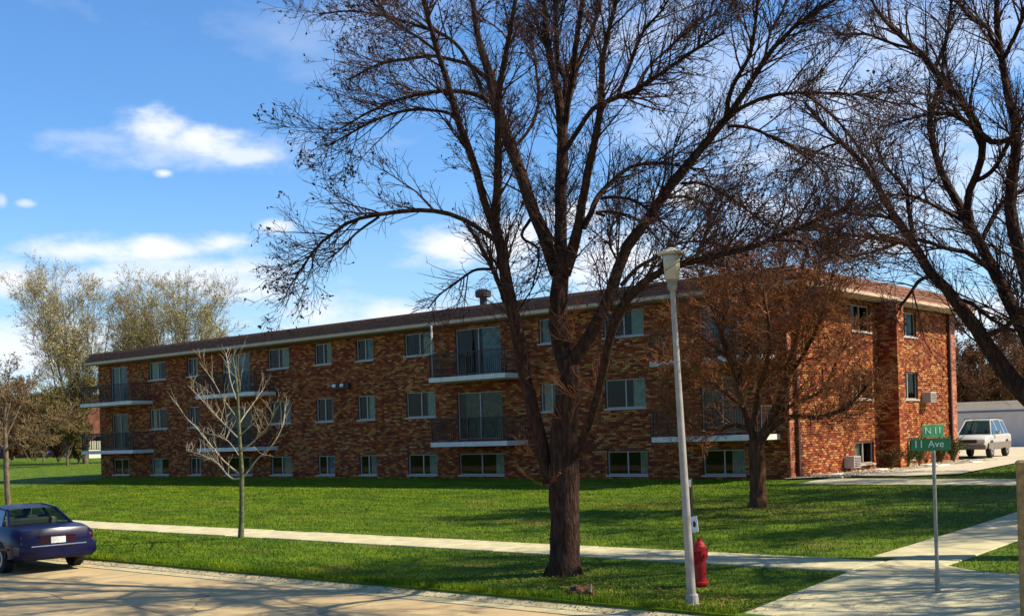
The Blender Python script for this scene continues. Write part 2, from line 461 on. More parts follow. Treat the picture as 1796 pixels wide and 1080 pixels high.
# sealed cracks and a cast joint in the road surface
rc = np.random.default_rng(8); cm_ = MB()
for (x0, y0, x1, y1) in ((-34, 11.5, -9, 10.4), (-22, 13.9, -20.6, 3), (-14.5, 13.9, -13.2, 3), (-29, 13.9, -28.2, 3), (-18, 12.6, -14, 9), (-11, 12, -6, 13.6)):
    n_ = 26; pts = [(x0 + (x1 - x0) * k / n_ + rc.normal() * .07, y0 + (y1 - y0) * k / n_ + rc.normal() * .07) for k in range(n_ + 1)]
    for p, q in zip(pts[:-1], pts[1:]):
        d = np.array([q[1] - p[1], p[0] - q[0]]); d = d / (np.linalg.norm(d) + 1e-9) * .011
        cm_.poly((p[0] - d[0], p[1] - d[1], .004), (q[0] - d[0], q[1] - d[1], .004), (q[0] + d[0], q[1] + d[1], .004), (p[0] + d[0], p[1] + d[1], .004))
cm_.build('road_crack', MAT['crack'], kind='structure')
# public sidewalk along the street
sw = empty('sidewalk', (0, 0, 0), kind='structure')
pm = MB().box(-.745, .745, -.78, .78, -.12, 0).mesh('paving_slab', .012); pm.materials.append(MAT['concrete'])
for i in range(60):
    x = -9.0 - 1.5 * i
    obj('paving_slab', pm, None, sw, (x - .05, 18.62, .335 + random.uniform(-.006, .006)), (random.uniform(-.004, .004), random.uniform(-.004, .004), 0))
sp = empty('side_sidewalk', (0, 0, 0), kind='structure')
pm2 = MB().box(-.76, .76, -.745, .745, -.12, 0).mesh('paving_slab', .012); pm2.materials.append(MAT['concrete'])
for i in range(26):
    y = 20.55 + 1.5 * i
    z = float(gz(0, y)) + .022; sl_ = math.atan2(float(gz(0, y + .75) - gz(0, y - .75)), 1.5)
    obj('paving_slab', pm2, None, sp, (-7.95, y, z), (sl_ + random.uniform(-.003, .003), 0, 0))
# corner apron where the walks meet
cp = empty('corner_pavement', (0, 0, 0), kind='structure')
def apron_z(y): return float(np.interp(y, [14.4, 17.8, 19.8], [.135, .335, .34]))


for i in range(5):
    for j in range(3):
        x0 = -8.25 + i * 1.8; y0 = 14.42 + j * 1.78; x1, y1 = x0 + 1.79, y0 + 1.77
        pl_ = [(x0, y0), (x1, y0), (x1, y1), (x0, y1)]
        if j == 2: pl_ = [(x0, y0), (x1, y0), (x1, 18.62), (-7.2, 19.15), (-7.2, 19.78), (x0, 19.78)] if i == 0 else [(x0, y0), (x1, y0), (x1, 18.62 - i * .06), (x0, 18.62 - (i - 1) * .06)]
        MB().hexa([(p[0], p[1], 0) for p in pl_], [(p[0], p[1], apron_z(p[1])) for p in pl_]).build('paving_slab', MAT['concrete'], cp, bevel=.008)
# yellow plate with domes at the kerb cut
tp = MB(); c0 = at(1404, 1080, z=.2)
tx, ty = c0[0], c0[1]
tz = .17
tp.box(tx - .42, tx + .36, ty - .5, ty + .1, tz - .1, tz)
tpo = tp.build('tactile_plate', MAT['yellow'], label='yellow tactile paving plate in the corner pavement near the street', cat='paving plate')
dm = MB()
for i in range(9):
    for j in range(7):
        dm.lathe([(.018, 0), (.012, .008)], 6, (tx - .38 + i * .087, ty - .46 + j * .085, tz))
dm.build('dome', MAT['yellow'], tpo, kind='stuff')

# driveway, parking and walk beyond the end wall
def sheet(name, pts, mat, z=None, **kw):
    b = MB(); P = [(p[0], p[1], (float(gz(p[0], p[1])) + .012 if z is None else z)) for p in pts]
    return b.poly(*P).build(name, mat, **kw)


sheet('parking_lot', [(-62, 57), (.9, 57), (.9, 78), (-62, 78)], MAT['lot'], .872, kind='structure')
sheet('driveway', [(-18.2, 54.2), (.9, 54.2), (.9, 56.99), (-19.5, 56.99)], MAT['lot'], .868, kind='structure')
gp_ = MB(); ysp = [34.55, 35.25, 36.0, 36.6, 37.2]
for i in range(7):
    xa_ = -17.6 + i * 1.265
    for y0, y1 in zip(ysp[:-1], ysp[1:]):
        gp_.poly(*[(x, y, float(gz(x, y)) + .02) for x, y in ((xa_, y0), (xa_ + 1.25, y0), (xa_ + 1.25, y1), (xa_, y1))])
gp_.build('garden_path', MAT['concrete'], kind='structure')
sheet('rock_bed', [(-18.88, 36.2), (-17.3, 38.05), (-15.4, 38.3), (-14.2, 39.6), (-14.9, 46), (-15.8, 54.19), (-18.88, 54.19)], MAT['gravel'], .862, kind='structure')

# ------------------------------------------------------------------ apartment building
BX0, BX1, BY0, BY1 = -63.15, -18.9, 36.76, 52.8
ZB, ZT = .55, 7.35
apt = empty('apartment_building', ((BX0 + BX1) / 2, BY0, .85), label='long three storey red brick apartment block with white balconies and low brown roof', cat='apartment building')
apt_inv = Matrix.Translation((-(BX0 + BX1) / 2, -BY0, -.85))


def part(name, mb, mat, parent=apt, bevel=0, **kw):
    """mesh given in world coordinates, child of the building or of one of its parts"""
    o = mb.build(name, mat, parent, bevel=bevel, **kw) if isinstance(mb, MB) else obj(name, mb, mat, parent, **kw)
    if parent is apt: o.matrix_parent_inverse = apt_inv
    return o


# openings: (x0, x1, z0, z1, kind)
SB, SM, ST = (.96, 1.86), (3.50, 4.60), (6.22, 7.2)
FRONT = []
cols = [(-57.85, -56.15, 'L'), (-54.15, -53.15, 'R'), (-47.2, -45.55, 'R'), (-43.6, -42.4, 'R'), (-40.65, -39.5, 'R'), (-37.45, -35.65, 'R'), (-29.75, -28.65, 'L'), (-26.55, -24.7, 'R')]
for (a, b, side) in cols:
    for (z0, z1) in (SB, SM, ST): FRONT.append((a, b, z0, z1, 'w', side))
for (a, b) in ((-61.8, -60.1), (-51.0, -48.7), (-34.35, -31.8), (-22.3, -20.6)):
    FRONT.append((a, b, .96, 1.86, 'w', 'R'))
    FRONT.append((a, b, 2.45, 4.45, 'd', 'R'))
    FRONT.append((a, b, 5.15, 7.15, 'd', 'R'))
ENDW = []
for (a, b) in ((42.0, 43.75), (46.5, 48.4)):
    ENDW += [(a, b, 1.1, 1.92, 'w', 'L'), (a, b, 3.57, 4.68, 'w', 'L'), (a, b, 6.15, 7.15, 'w', 'L')]


def wall_with_holes(u0, u1, z0, z1, holes, P, depth=.30):
    """P(u, d, z) -> world point, d = depth into the wall. One wall skin with real openings, reveals and a dark box behind each"""
    us = sorted({u0, u1, *[h[0] for h in holes], *[h[1] for h in holes]}); zs = sorted({z0, z1, *[h[2] for h in holes], *[h[3] for h in holes]})
    b = MB()
    for i in range(len(us) - 1):
        for j in range(len(zs) - 1):
            cu, cz = (us[i] + us[i + 1]) / 2, (zs[j] + zs[j + 1]) / 2
            if any(h[0] < cu < h[1] and h[2] < cz < h[3] for h in holes): continue
            b.poly(P(us[i], 0, zs[j]), P(us[i + 1], 0, zs[j]), P(us[i + 1], 0, zs[j + 1]), P(us[i], 0, zs[j + 1]))
    for h in holes:
        a, c, e, f = h[:4]
        for (p, q) in (((a, e), (a, f)), ((a, f), (c, f)), ((c, f), (c, e)), ((c, e), (a, e))):
            b.poly(P(p[0], 0, p[1]), P(q[0], 0, q[1]), P(q[0], depth, q[1]), P(p[0], depth, p[1]))
    return b


PF = lambda u, d, z: (u, BY0 + d, z)
PE = lambda u, d, z: (BX1 - d, u, z)
wb = wall_with_holes(BX0, BX1, ZB, ZT, FRONT, PF)
we = wall_with_holes(BY0, BY1, ZB, ZT, ENDW, PE)
wb.poly((BX0, BY1, ZB), (BX0, BY0, ZB), (BX0, BY0, ZT), (BX0, BY1, ZT))
wb.poly((BX1, BY1, ZB), (BX0, BY1, ZB), (BX0, BY1, ZT), (BX1, BY1, ZT))
b0 = len(wb.v); wb.v += we.v; wb.f += [tuple(i + b0 for i in f) for f in we.f]
wall = part('wall', wb, MAT['mortar'])
# dark interior shell standing behind the openings
ib = MB().box(BX0 + .4, BX1 - .4, BY0 + 1.6, BY1 - .4, ZB, ZT - .02)
part('interior', ib, MAT['dark'])

BL, BHt, JT = .24, .085, .011
bricks = []          # (u, z, w, h, out, face)


def lay(u0, u1, z0, z1, holes, face, skip=()):
    k = 0; z = z0
    while z < z1 - .02:
        u = u0 - (BL / 2 if k % 2 else 0)
        while u < u1:
            a, c = max(u, u0), min(u + BL - JT, u1)
            e, f = z, min(z + BHt - JT, z1)
            segs = [(a, c)]
            for h in holes:
                if h[2] - .012 < (e + f) / 2 < h[3] + .012:
                    ns = []
                    for (p, q) in segs:
                        if q <= h[0] or p >= h[1]: ns.append((p, q)); continue
                        if p < h[0] - .03: ns.append((p, h[0] - .002))
                        if q > h[1] + .03: ns.append((h[1] + .002, q))
                    segs = ns
            for (p, q) in segs:
                if q - p > .035: bricks.append((p, e, q, f, face))
            u += BL
        z += BHt; k += 1


lay(BX0, BX1 - .001, .70, 7.28, FRONT, 'F')
lay(BY0 + .02, BY1, .70, 7.28, ENDW + [(44.42, 45.18, 0, 9), (BY0, 37.02, 0, 9), (52.07, 52.9, 0, 9)], 'E')
nb = len(bricks)
B = np.array([b[:4] for b in bricks]); isF = np.array([b[4] == 'F' for b in bricks])
out = rng.uniform(.012, .026, nb) + (rng.random(nb) < .14) * rng.uniform(.01, .03, nb)
jit = rng.uniform(-.004, .004, (nb, 4))
B = B + jit * (B[:, 2:3] - B[:, 0:1] > .1)
tilt = rng.uniform(-.006, .006, (nb, 4))
ch = .006


def brick_verts(idx):
    b = B[idx]; n = len(idx)
    V = np.zeros((n, 8, 3))
    uu = np.stack([b[:, 0], b[:, 2], b[:, 2], b[:, 0]], 1); zz = np.stack([b[:, 1], b[:, 1], b[:, 3], b[:, 3]], 1)
    sg = np.array([1, -1, -1, 1]) * ch; sz = np.array([1, 1, -1, -1]) * ch
    dout = out[idx][:, None] + tilt[idx]
    f = isF[idx][:, None]
    for k, (U, Z, D) in enumerate(((uu, zz, np.full((n, 4), -.012)), (uu + sg, zz + sz, dout))):
        X = np.where(f, U, BX1 + D); Y = np.where(f, BY0 - D, U)
        V[:, k * 4:(k + 1) * 4, 0] = X; V[:, k * 4:(k + 1) * 4, 1] = Y; V[:, k * 4:(k + 1) * 4, 2] = Z
    return V


QF = np.array([(4, 5, 6, 7), (0, 1, 5, 4), (1, 2, 6, 5), (2, 3, 7, 6), (3, 0, 4, 7)])
# the 300 bricks nearest the near corner of the block are objects of their own
cen = np.where(isF, (B[:, 0] + B[:, 2]) / 2 - BX1, 0) ** 2 * 3 + np.where(isF, 0, (B[:, 0] + B[:, 2]) / 2 - BY0) ** 2 + (B[:, 1] - 2.5) ** 2 * 1.0 + np.where(isF, 40, 0)
order = np.argsort(cen + np.where((B[:, 2] - B[:, 0]) < .25, 1e6, 0))
single = order[:290]; rest = np.setdiff1d(np.arange(nb), single)
Vr = brick_verts(rest)
Qr = (QF[None] + (np.arange(len(rest)) * 8)[:, None, None]).reshape(-1, 4)
part('brickwork', np_mesh('brickwork', Vr.reshape(-1, 3), Qr), MAT['brick'], wall, kind='stuff')
shared = []
for s_ in range(6):
    w_, h_ = BL - JT, BHt - JT; o_ = .016 + .004 * s_
    bmv = [(0, .01, 0), (w_, .01, 0), (w_, .01, h_), (0, .01, h_), (ch, -o_, ch), (w_ - ch, -o_ - .003, ch), (w_ - ch, -o_, h_ - ch), (ch, -o_ + .003, h_ - ch)]
    me = bpy.data.meshes.new('brick'); me.from_pydata(bmv, [], [tuple(q) for q in QF.tolist()]); me.materials.append(MAT['brick']); shared.append(me)
for i in single:
    f_ = isF[i]
    o = obj('brick', shared[random.randrange(6)], None, wall)
    o.location = (B[i, 0], BY0, B[i, 1]) if f_ else (BX1, B[i, 0], B[i, 1])
    o.rotation_euler = (0, 0, 0 if f_ else math.pi / 2)


# pale corner piers and the projecting chase, in smoother brick laid in the round
def pier(x0, x1, y0, y1, z0, z1, name, label=None):
    core = MB().box(x0 + .012, x1 - .012, y0 + .012, y1 - .012, z0, z1)
    p = part(name, core, MAT['mortar'])
    if label: p['label'] = label
    bb = MB(); z = z0; k = 0
    while z < z1 - .03:
        zz = min(z + BHt - JT, z1)
        def run(a0, a1, fn):
            a = a0 - (BL / 2 if k % 2 else 0)
            while a < a1:
                p0, p1 = max(a, a0), min(a + BL - JT, a1)
                if p1 - p0 > .04: fn(p0, p1)
                a += BL
        d = random.uniform(0, .003)
        run(x0, x1, lambda a, c: bb.box(a, c, y0 - d, y0 + .01, z, zz))
        run(y0 + .014, y1, lambda a, c: bb.box(x1 - .01, x1 + d, a, c, z, zz))
        z += BHt; k += 1
    part('brickwork', bb, MAT['brick_pier'] if name == 'corner_pier' else MAT['brick'], p, kind='stuff')
    return p


pier(BX1 - .02, BX1 + .05, BY0 - .02, 37.0, .7, 7.28, 'corner_pier')
pier(BX1 - .02, BX1 + .05, 52.1, 52.82, .7, 7.28, 'corner_pier')
pier(BX1 - .02, BX1 + .78, 44.45, 45.15, .7, 7.28, 'brick_chase', 'projecting brick chase in the middle of the end wall')

# windows
IV = apt_inv


def window(P, h, n, doorlike=False):
    a, c, e, f = h[:4]; side = h[5]
    t = .045; d0 = .06
    fr = MB()

    def bar(u0, u1, z0, z1, dd0=d0, dd1=d0 + .06):
        A = [P(u0, dd0, z0), P(u1, dd0, z0), P(u1, dd1, z0), P(u0, dd1, z0)]
        Bv = [P(u0, dd0, z1), P(u1, dd0, z1), P(u1, dd1, z1), P(u0, dd1, z1)]
        fr.hexa(A, Bv)
    bar(a + .004, a + t, e + .004, f - .004); bar(c - t, c - .004, e + .004, f - .004)
    bar(a + t, c - t, e + .004, e + t); bar(a + t, c - t, f - t, f - .004)
    mid = (a + c) / 2
    bar(mid - .025, mid + .025, e + t, f - t, d0 - .008, d0 + .05)
    if not doorlike: bar(a - .05, c + .05, e - .07, e - .003, -.075, d0)   # sill
    w = part('sliding_door' if doorlike else 'window', fr, MAT['frame'])
    for (p, q) in ((a + t, mid - .025), (mid + .025, c - t)):
        g = MB().poly(P(p, d0 + .03, e + t), P(q, d0 + .03, e + t), P(q, d0 + .03, f - t), P(p, d0 + .03, f - t))
        part('pane', g, MAT['glass'], w)
    # gathered curtain behind one light
    lo, hi = (mid - .02, c - t) if side == 'R' else (a + t, mid + .02)
    wdt = (c - a)
    if h[4] == 'd': lo, hi = a + t, c - t
    cov = random.choice((.45, .7, .88, 1.0, 1.0))
    if side == 'R': lo = hi - (hi - lo) * cov
    else: hi = lo + (hi - lo) * cov
    nn = max(8, int((hi - lo) / .04)); g = MB(); b0 = len(g.v)
    ph = random.random() * 6
    for i in range(nn + 1):
        u = lo + (hi - lo) * i / nn; dd = d0 + .12 + .022 * math.sin(i * 1.9 + ph)
        g.v += [P(u, dd, e + .02), P(u, dd, f - .02)]
    for i in range(nn): g.f.append((b0 + 2 * i, b0 + 2 * i + 2, b0 + 2 * i + 3, b0 + 2 * i + 1))
    cm = MAT['curtain']
    if h[4] == 'd': cm = MAT['curtain2'] if e > 5 else MAT['curtain3']  # upper door curtains carry the glass's pale blue reflection in their colour
    else: cm = random.choice((MAT['curtain'], MAT['curtain'], MAT['curtain'], MAT['curtain2'], MAT['curtain4']))
    part('curtain', g, cm, w)
    return w


for k, h in enumerate(FRONT): window(PF, h, k, h[4] == 'd')
for k, h in enumerate(ENDW): window(PE, h, k)

# roof: flat, with a shingled sloping edge, pale fascia and soffit
EO = .68
ex0, ex1, ey0, ey1 = BX0 - .25, BX1 + EO + .12, BY0 - EO - .02, BY1 + .5
rf = MB()
zi = 7.50; zc = 8.02; ins = .28
lo = [(ex0, ey0, zi), (ex1, ey0, zi), (ex1, ey1, zi), (ex0, ey1, zi)]
hi = [(ex0 + ins, ey0 + ins, zc), (ex1 - ins, ey0 + ins, zc), (ex1 - ins, ey1 - ins, zc), (ex0 + ins, ey1 - ins, zc)]
rf.hexa(lo, hi)
roof = part('roof', rf, MAT['roofing'])
shg = MB()
for k in range(4):
    t0, t1 = k / 4, (k + 1) / 4 + .02
    zz0, zz1 = zi + (zc - zi) * t0, zi + (zc - zi) * t1
    for (ax, x0, x1) in (('x', ex0, ex1), ('y', ey0, ey1)):
        u = x0 + ins * t0
        while u < x1 - ins * t0 - .02:
            w_ = random.uniform(.26, .42); v_ = min(u + w_ - .012, x1 - ins * t0); o_ = .02 + random.uniform(0, .012)
            if ax == 'x':
                y0_, y1_ = ey0 + ins * t0 - o_, ey0 + ins * t1 - o_ * .3
                shg.hexa([(u, y0_, zz0), (v_, y0_, zz0), (v_, y0_ + .03, zz0), (u, y0_ + .03, zz0)], [(u, y1_, zz1), (v_, y1_, zz1), (v_, y1_ + .03, zz1), (u, y1_ + .03, zz1)])
            else:
                x0_, x1_ = ex1 - ins * t0 + o_, ex1 - ins * t1 + o_ * .3
                shg.hexa([(x0_, u, zz0), (x0_, v_, zz0), (x0_ - .03, v_, zz0), (x0_ - .03, u, zz0)], [(x1_, u, zz1), (x1_, v_, zz1), (x1_ - .03, v_, zz1), (x1_ - .03, u, zz1)])
            u += w_
part('shingles', shg, MAT['shingle'], roof, kind='stuff')
fb = MB()
fb.box(ex0, ex1 + .03, ey0 - .03, ey0, 7.37, 7.497); fb.box(ex1, ex1 + .03, ey0 + .001, ey1, 7.37, 7.497)
fb.box(ex0 - .03, ex0 - .001, ey0 - .03, ey1, 7.37, 7.497)
part('fascia', fb, MAT['fascia'], roof)
part('soffit', MB().box(ex0 + .002, ex1 - .002, ey0 + .002, ey1, 7.355, 7.38), MAT['soffit'], roof)
vt = at(848, 535, y=40.5)
vb = MB().lathe([(.17, 7.9), (.17, 8.95), (.36, 8.98), (.38, 9.25), (.1, 9.36)], 16, (vt[0], 40.5, 0)); part('roof_vent', vb, MAT['vent'], roof)
part('vent_box', MB().box(vt[0] - .5, vt[0] + .7, 40.1, 40.9, 8.0, 8.5), MAT['roofing'], roof)

# balconies
for (a, b) in ((-62.9, -57.5), (-51.5, -46.6), (-34.7, -30.45), (-23.6, -19.2)):
    for (z, zlev) in ((2.32, 0), (5.03, 1)):
        y0, y1 = 35.4, BY0 - .03
        s_ = part('balcony', MB().box(a, b, y0, y1, z - .14, z + .05), MAT['slab'], bevel=.01)
        fr = MB()
        for x in (a + .04, (a + b) / 2, b - .04): fr.box(x - .025, x + .025, y0 + .03, y0 + .08, z + .05, z + 1.0)
        fr.box(a + .02, b - .02, y0 + .03, y0 + .08, z + 1.0, z + 1.04)
        fr.box(a + .02, b - .02, y0 + .04, y0 + .07, z + .12, z + .15)
        for x in (a + .03, b - .06): fr.box(x, x + .03, y0 + .08, y1, z + 1.0, z + 1.04); fr.box(x, x + .03, y0 + .08, y1, z + .12, z + .15)
        part('railing', fr, MAT['iron'], s_)
        bl = MB(); x = a + .12
        while x < b - .08:
            bl.box(x, x + .018, y0 + .046, y0 + .064, z + .15, z + 1.0); x += .105
        for xx in (a + .036, b - .054):
            y = y0 + .18
            while y < y1 - .05: bl.box(xx, xx + .018, y, y + .018, z + .15, z + 1.0); y += .105
        part('balusters', bl, MAT['iron'], s_, kind='stuff')
# white post on the upper third balcony, lamp over the wall, meter boxes
part('balcony_post', MB().box(-34.62, -34.55, 35.5, 35.57, 5.09, 7.3), MAT['frame'])
lb = MB().box(-42.2, -41.05, BY0 - .22, BY0 - .03, 4.95, 5.22)
lp = part('wall_lamp', lb, MAT['iron'], bevel=.02, label='dark wall lamp with two pale lenses between the second and third storeys')
for x in (-42.08, -41.55): part('lens', MB().lathe([(.07, 0), (.10, .08), (.04, .11)], 10, (0, 0, 0), 'y').lathe([(.02, 0), (.02, .01)], 4, (0, 0, 0)), MAT['white'], lp).location = (x + .12 + 41.25 - 41.25, BY0 - .34, 5.13)
# downspouts on the end wall
for yy in (37.2, 51.9):
    part('downspout', MB().box(BX1 + .03, BX1 + .15, yy, yy + .14, .9, 7.3), MAT['brown_metal'], bevel=.01)
# wall air conditioners
for i, (yy, z) in enumerate(((41.0, 3.42), (48.75, 3.42), (41.0, 1.0))):
    a_ = part('air_conditioner', MB().box(BX1 + .02, BX1 + .42, yy, yy + .62, z, z + .44), MAT['frame'], bevel=.01)
    gr = MB()
    for k in range(6): gr.box(BX1 + .42, BX1 + .43, yy + .05, yy + .57, z + .06 + k * .06, z + .085 + k * .06)
    part('grille', gr, MAT['iron'], a_)

# ------------------------------------------------------------------ trees


def nrm(v): return v / (np.linalg.norm(v, axis=-1, keepdims=True) + 1e-9)


def smooth_line(pts, r, K=18):
    P = np.asarray(pts, float); r = np.asarray(r, float)
    n = len(P)
    if n > 2:
        out_, ro = [], []
        Pe = np.vstack([2 * P[0] - P[1], P, 2 * P[-1] - P[-2]])
        for i in range(n - 1):
            for t in np.linspace(0, 1, 7)[:-1]:
                p0, p1, p2, p3 = Pe[i], Pe[i + 1], Pe[i + 2], Pe[i + 3]
                out_.append(.5 * ((2 * p1) + (-p0 + p2) * t + (2 * p0 - 5 * p1 + 4 * p2 - p3) * t * t + (-p0 + 3 * p1 - 3 * p2 + p3) * t ** 3)); ro.append(r[i] * (1 - t) + r[i + 1] * t)
        out_.append(P[-1]); ro.append(r[-1]); P = np.array(out_); r = np.array(ro)
    s = np.r_[0, np.cumsum(np.linalg.norm(np.diff(P, axis=0), axis=1))]
    tt = np.linspace(0, s[-1], K)
    return np.stack([np.interp(tt, s, P[:, k]) for k in range(3)], 1), np.interp(tt, s, r)


def sprout(P, R, count, length, ang=(.5, 1.0), t0=.2, up=.15, curl=.1, jit=.12, npts=5, rfac=.6, rmax=.02, rtip=.0015, wander=.0, rg=rng):
    """count new branches on the M parent lines P (M,K,3)"""
    Mn, K, _ = P.shape
    seg = np.linalg.norm(np.diff(P, axis=1), axis=2); ln = seg.sum(1)
    pi = rg.choice(Mn, count, p=ln / ln.sum())
    t = t0 + (1 - t0) * rg.random(count) ** .85
    f = t * (K - 1); i0 = np.minimum(f.astype(int), K - 2); fr = (f - i0)[:, None]
    pos = P[pi, i0] * (1 - fr) + P[pi, i0 + 1] * fr
    pr_ = R[pi, i0] * (1 - fr[:, 0]) + R[pi, i0 + 1] * fr[:, 0]
    tan = nrm(P[pi, i0 + 1] - P[pi, i0])
    rv = nrm(rg.normal(size=(count, 3))); perp = nrm(rv - tan * (rv * tan).sum(1, keepdims=True))
    a = rg.uniform(*ang, count)[:, None]
    d = nrm(tan * np.cos(a) + perp * np.sin(a) + np.array([0, 0, up]))
    Ls = length * (1.15 - .6 * t) * rg.uniform(.55, 1.25, count)
    out_ = np.zeros((count, npts, 3)); out_[:, 0] = pos
    st = (Ls / (npts - 1))[:, None]
    bend = nrm(rg.normal(size=(count, 3))) * wander
    for k in range(1, npts):
        d = nrm(d + np.array([0, 0, curl]) + bend + rg.normal(size=(count, 3)) * jit)
        out_[:, k] = out_[:, k - 1] + d * st
    r0 = np.minimum(pr_ * rfac, rmax)
    r0 = np.maximum(r0, rtip * 1.5)
    RR = r0[:, None] * (1 - np.linspace(0, 1, npts)[None]) + rtip * np.linspace(0, 1, npts)[None]
    return out_, RR


def blobs(P, size, rg=rng, stretch=1.8, flat=.55):
    """little octahedra (seed clusters, buds, leaves) at P (n,3)"""
    n = len(P); ax = nrm(rg.normal(size=(n, 3)) + np.array([0, 0, -.6])); rv = nrm(rg.normal(size=(n, 3)))
    b = nrm(np.cross(ax, rv)); c = np.cross(ax, b)
    s = (size * rg.uniform(.6, 1.4, n))[:, None]
    V = np.stack([P + ax * s * stretch, P - ax * s * stretch, P + b * s, P - b * s, P + c * s * flat, P - c * s * flat], 1)
    T = np.array([(0, 2, 4), (0, 4, 3), (0, 3, 5), (0, 5, 2), (1, 4, 2), (1, 3, 4), (1, 5, 3), (1, 2, 5)])
    return V.reshape(-1, 3), (T[None] + (np.arange(n) * 6)[:, None, None]).reshape(-1, 3)


def leaves(P, size, rg=rng):
    n = len(P); a = nrm(rg.normal(size=(n, 3))); rv = nrm(rg.normal(size=(n, 3))); b = nrm(np.cross(a, rv))
    s = (size * rg.uniform(.6, 1.4, n))[:, None]
    V = np.stack([P - a * s, P + b * s * .55, P + a * s, P - b * s * .55], 1)
    return V.reshape(-1, 3), np.arange(n * 4).reshape(-1, 4)


def along(P, n, t0=.2, rg=rng):
    Mn, K, _ = P.shape; pi = rg.integers(0, Mn, n); f = (t0 + (1 - t0) * rg.random(n)) * (K - 1); i0 = np.minimum(f.astype(int), K - 2); fr = (f - i0)[:, None]
    return P[pi, i0] * (1 - fr) + P[pi, i0 + 1] * fr


def traced_tree(root, limbs, ydep, mats, spec, base_z, seed=1, trunk_n=1, K=18):
    """limbs: [(name, [(px,py,r_px)...], dy)]: main limbs as they run in the photograph, each at its own distance"""
    rg = np.random.default_rng(seed)
    done2, done3 = [], []
    lines, rads = [], []
    inv = Matrix.Translation(-root.location)
    for li, (nm, pts, dy) in enumerate(limbs):
        p2 = np.array([(p[0], p[1]) for p in pts], float); rp = np.array([p[2] for p in pts], float)
        y0 = ydep
        if done2:
            A = np.vstack(done2); Y = np.concatenate(done3); d = np.linalg.norm(A - p2[0], axis=1); y0 = Y[d.argmin()]
        s = np.r_[0, np.cumsum(np.linalg.norm(np.diff(p2, axis=0), axis=1))]; s /= s[-1]
        yy = y0 + dy * s
        P3 = np.array([at(p[0], p[1], y=y) for p, y in zip(p2, yy)])
        dep = np.array([-(ROT.T @ (q - CAM))[2] for q in P3])
        L3, R3 = smooth_line(P3, rp * (1.0 if nm == 'trunk' else .88) * dep / F, K)
        # sample in picture space for later attachments
        pv = (ROT.T @ (L3 - CAM).T).T
        done2.append(np.stack([CX - pv[:, 0] / pv[:, 2] * F, CY + pv[:, 1] / pv[:, 2] * F], 1)); done3.append(L3[:, 1].copy())
        L3[1:-1] += rg.normal(size=(K - 2, 3)) * R3[1:-1, None] * (.03 if nm == 'trunk' else .09)
        lines.append(L3); rads.append(R3)
        if nm == 'trunk':
            R3 = R3.copy(); L3[0, 2] = base_z - .15
            R3[0] *= 1.4; R3[1] *= 1.08
        V, Q = tubes(L3[None], R3[None], 14 if nm == 'trunk' else (9 if rp[0] > 6 else 6))
        if nm == 'trunk' or rp[0] > 6:
            V = V + rg.normal(size=V.shape) * np.repeat(R3, 14 if nm == 'trunk' else 9)[:, None] * .035
        o = obj(nm, np_mesh(nm, V, Q, smooth=True), mats[0], root); o.matrix_parent_inverse = inv
    P = np.array(lines[trunk_n:]); R = np.array(rads[trunk_n:])
    levels = []
    cur = (P, R)
    VV, QQ = [], []; off = 0
    src = [cur]
    for sp in spec['levels']:
        sp = dict(sp); frm = sp.pop('on', -1)
        Pn, Rn = sprout(src[frm][0], src[frm][1], rg=rg, **sp)
        V, Q = tubes(Pn, Rn, 3); VV.append(V); QQ.append(Q + off); off += len(V)
        src.append((Pn, Rn))
    o = obj('twigs', np_mesh('twigs', np.vstack(VV), np.vstack(QQ), smooth=True), mats[1], root, kind='stuff'); o.matrix_parent_inverse = inv
    for (nm, mat, n, size, wf) in spec.get('tips', []):
        pt = along(src[-1][0], n, .5, rg) + rg.normal(size=(n, 3)) * .02
        if wf is not None: pt = pt[rg.random(len(pt)) < wf(pt)]
        if nm == 'leaves':
            V, Q = leaves(pt, size, rg); me = np_mesh(nm, V, Q)
        else:
            V, T = blobs(pt, size, rg); me = np_mesh(nm, V, None, T)
        o = obj(nm, me, mat, root, kind='stuff'); o.matrix_parent_inverse = inv
    return src


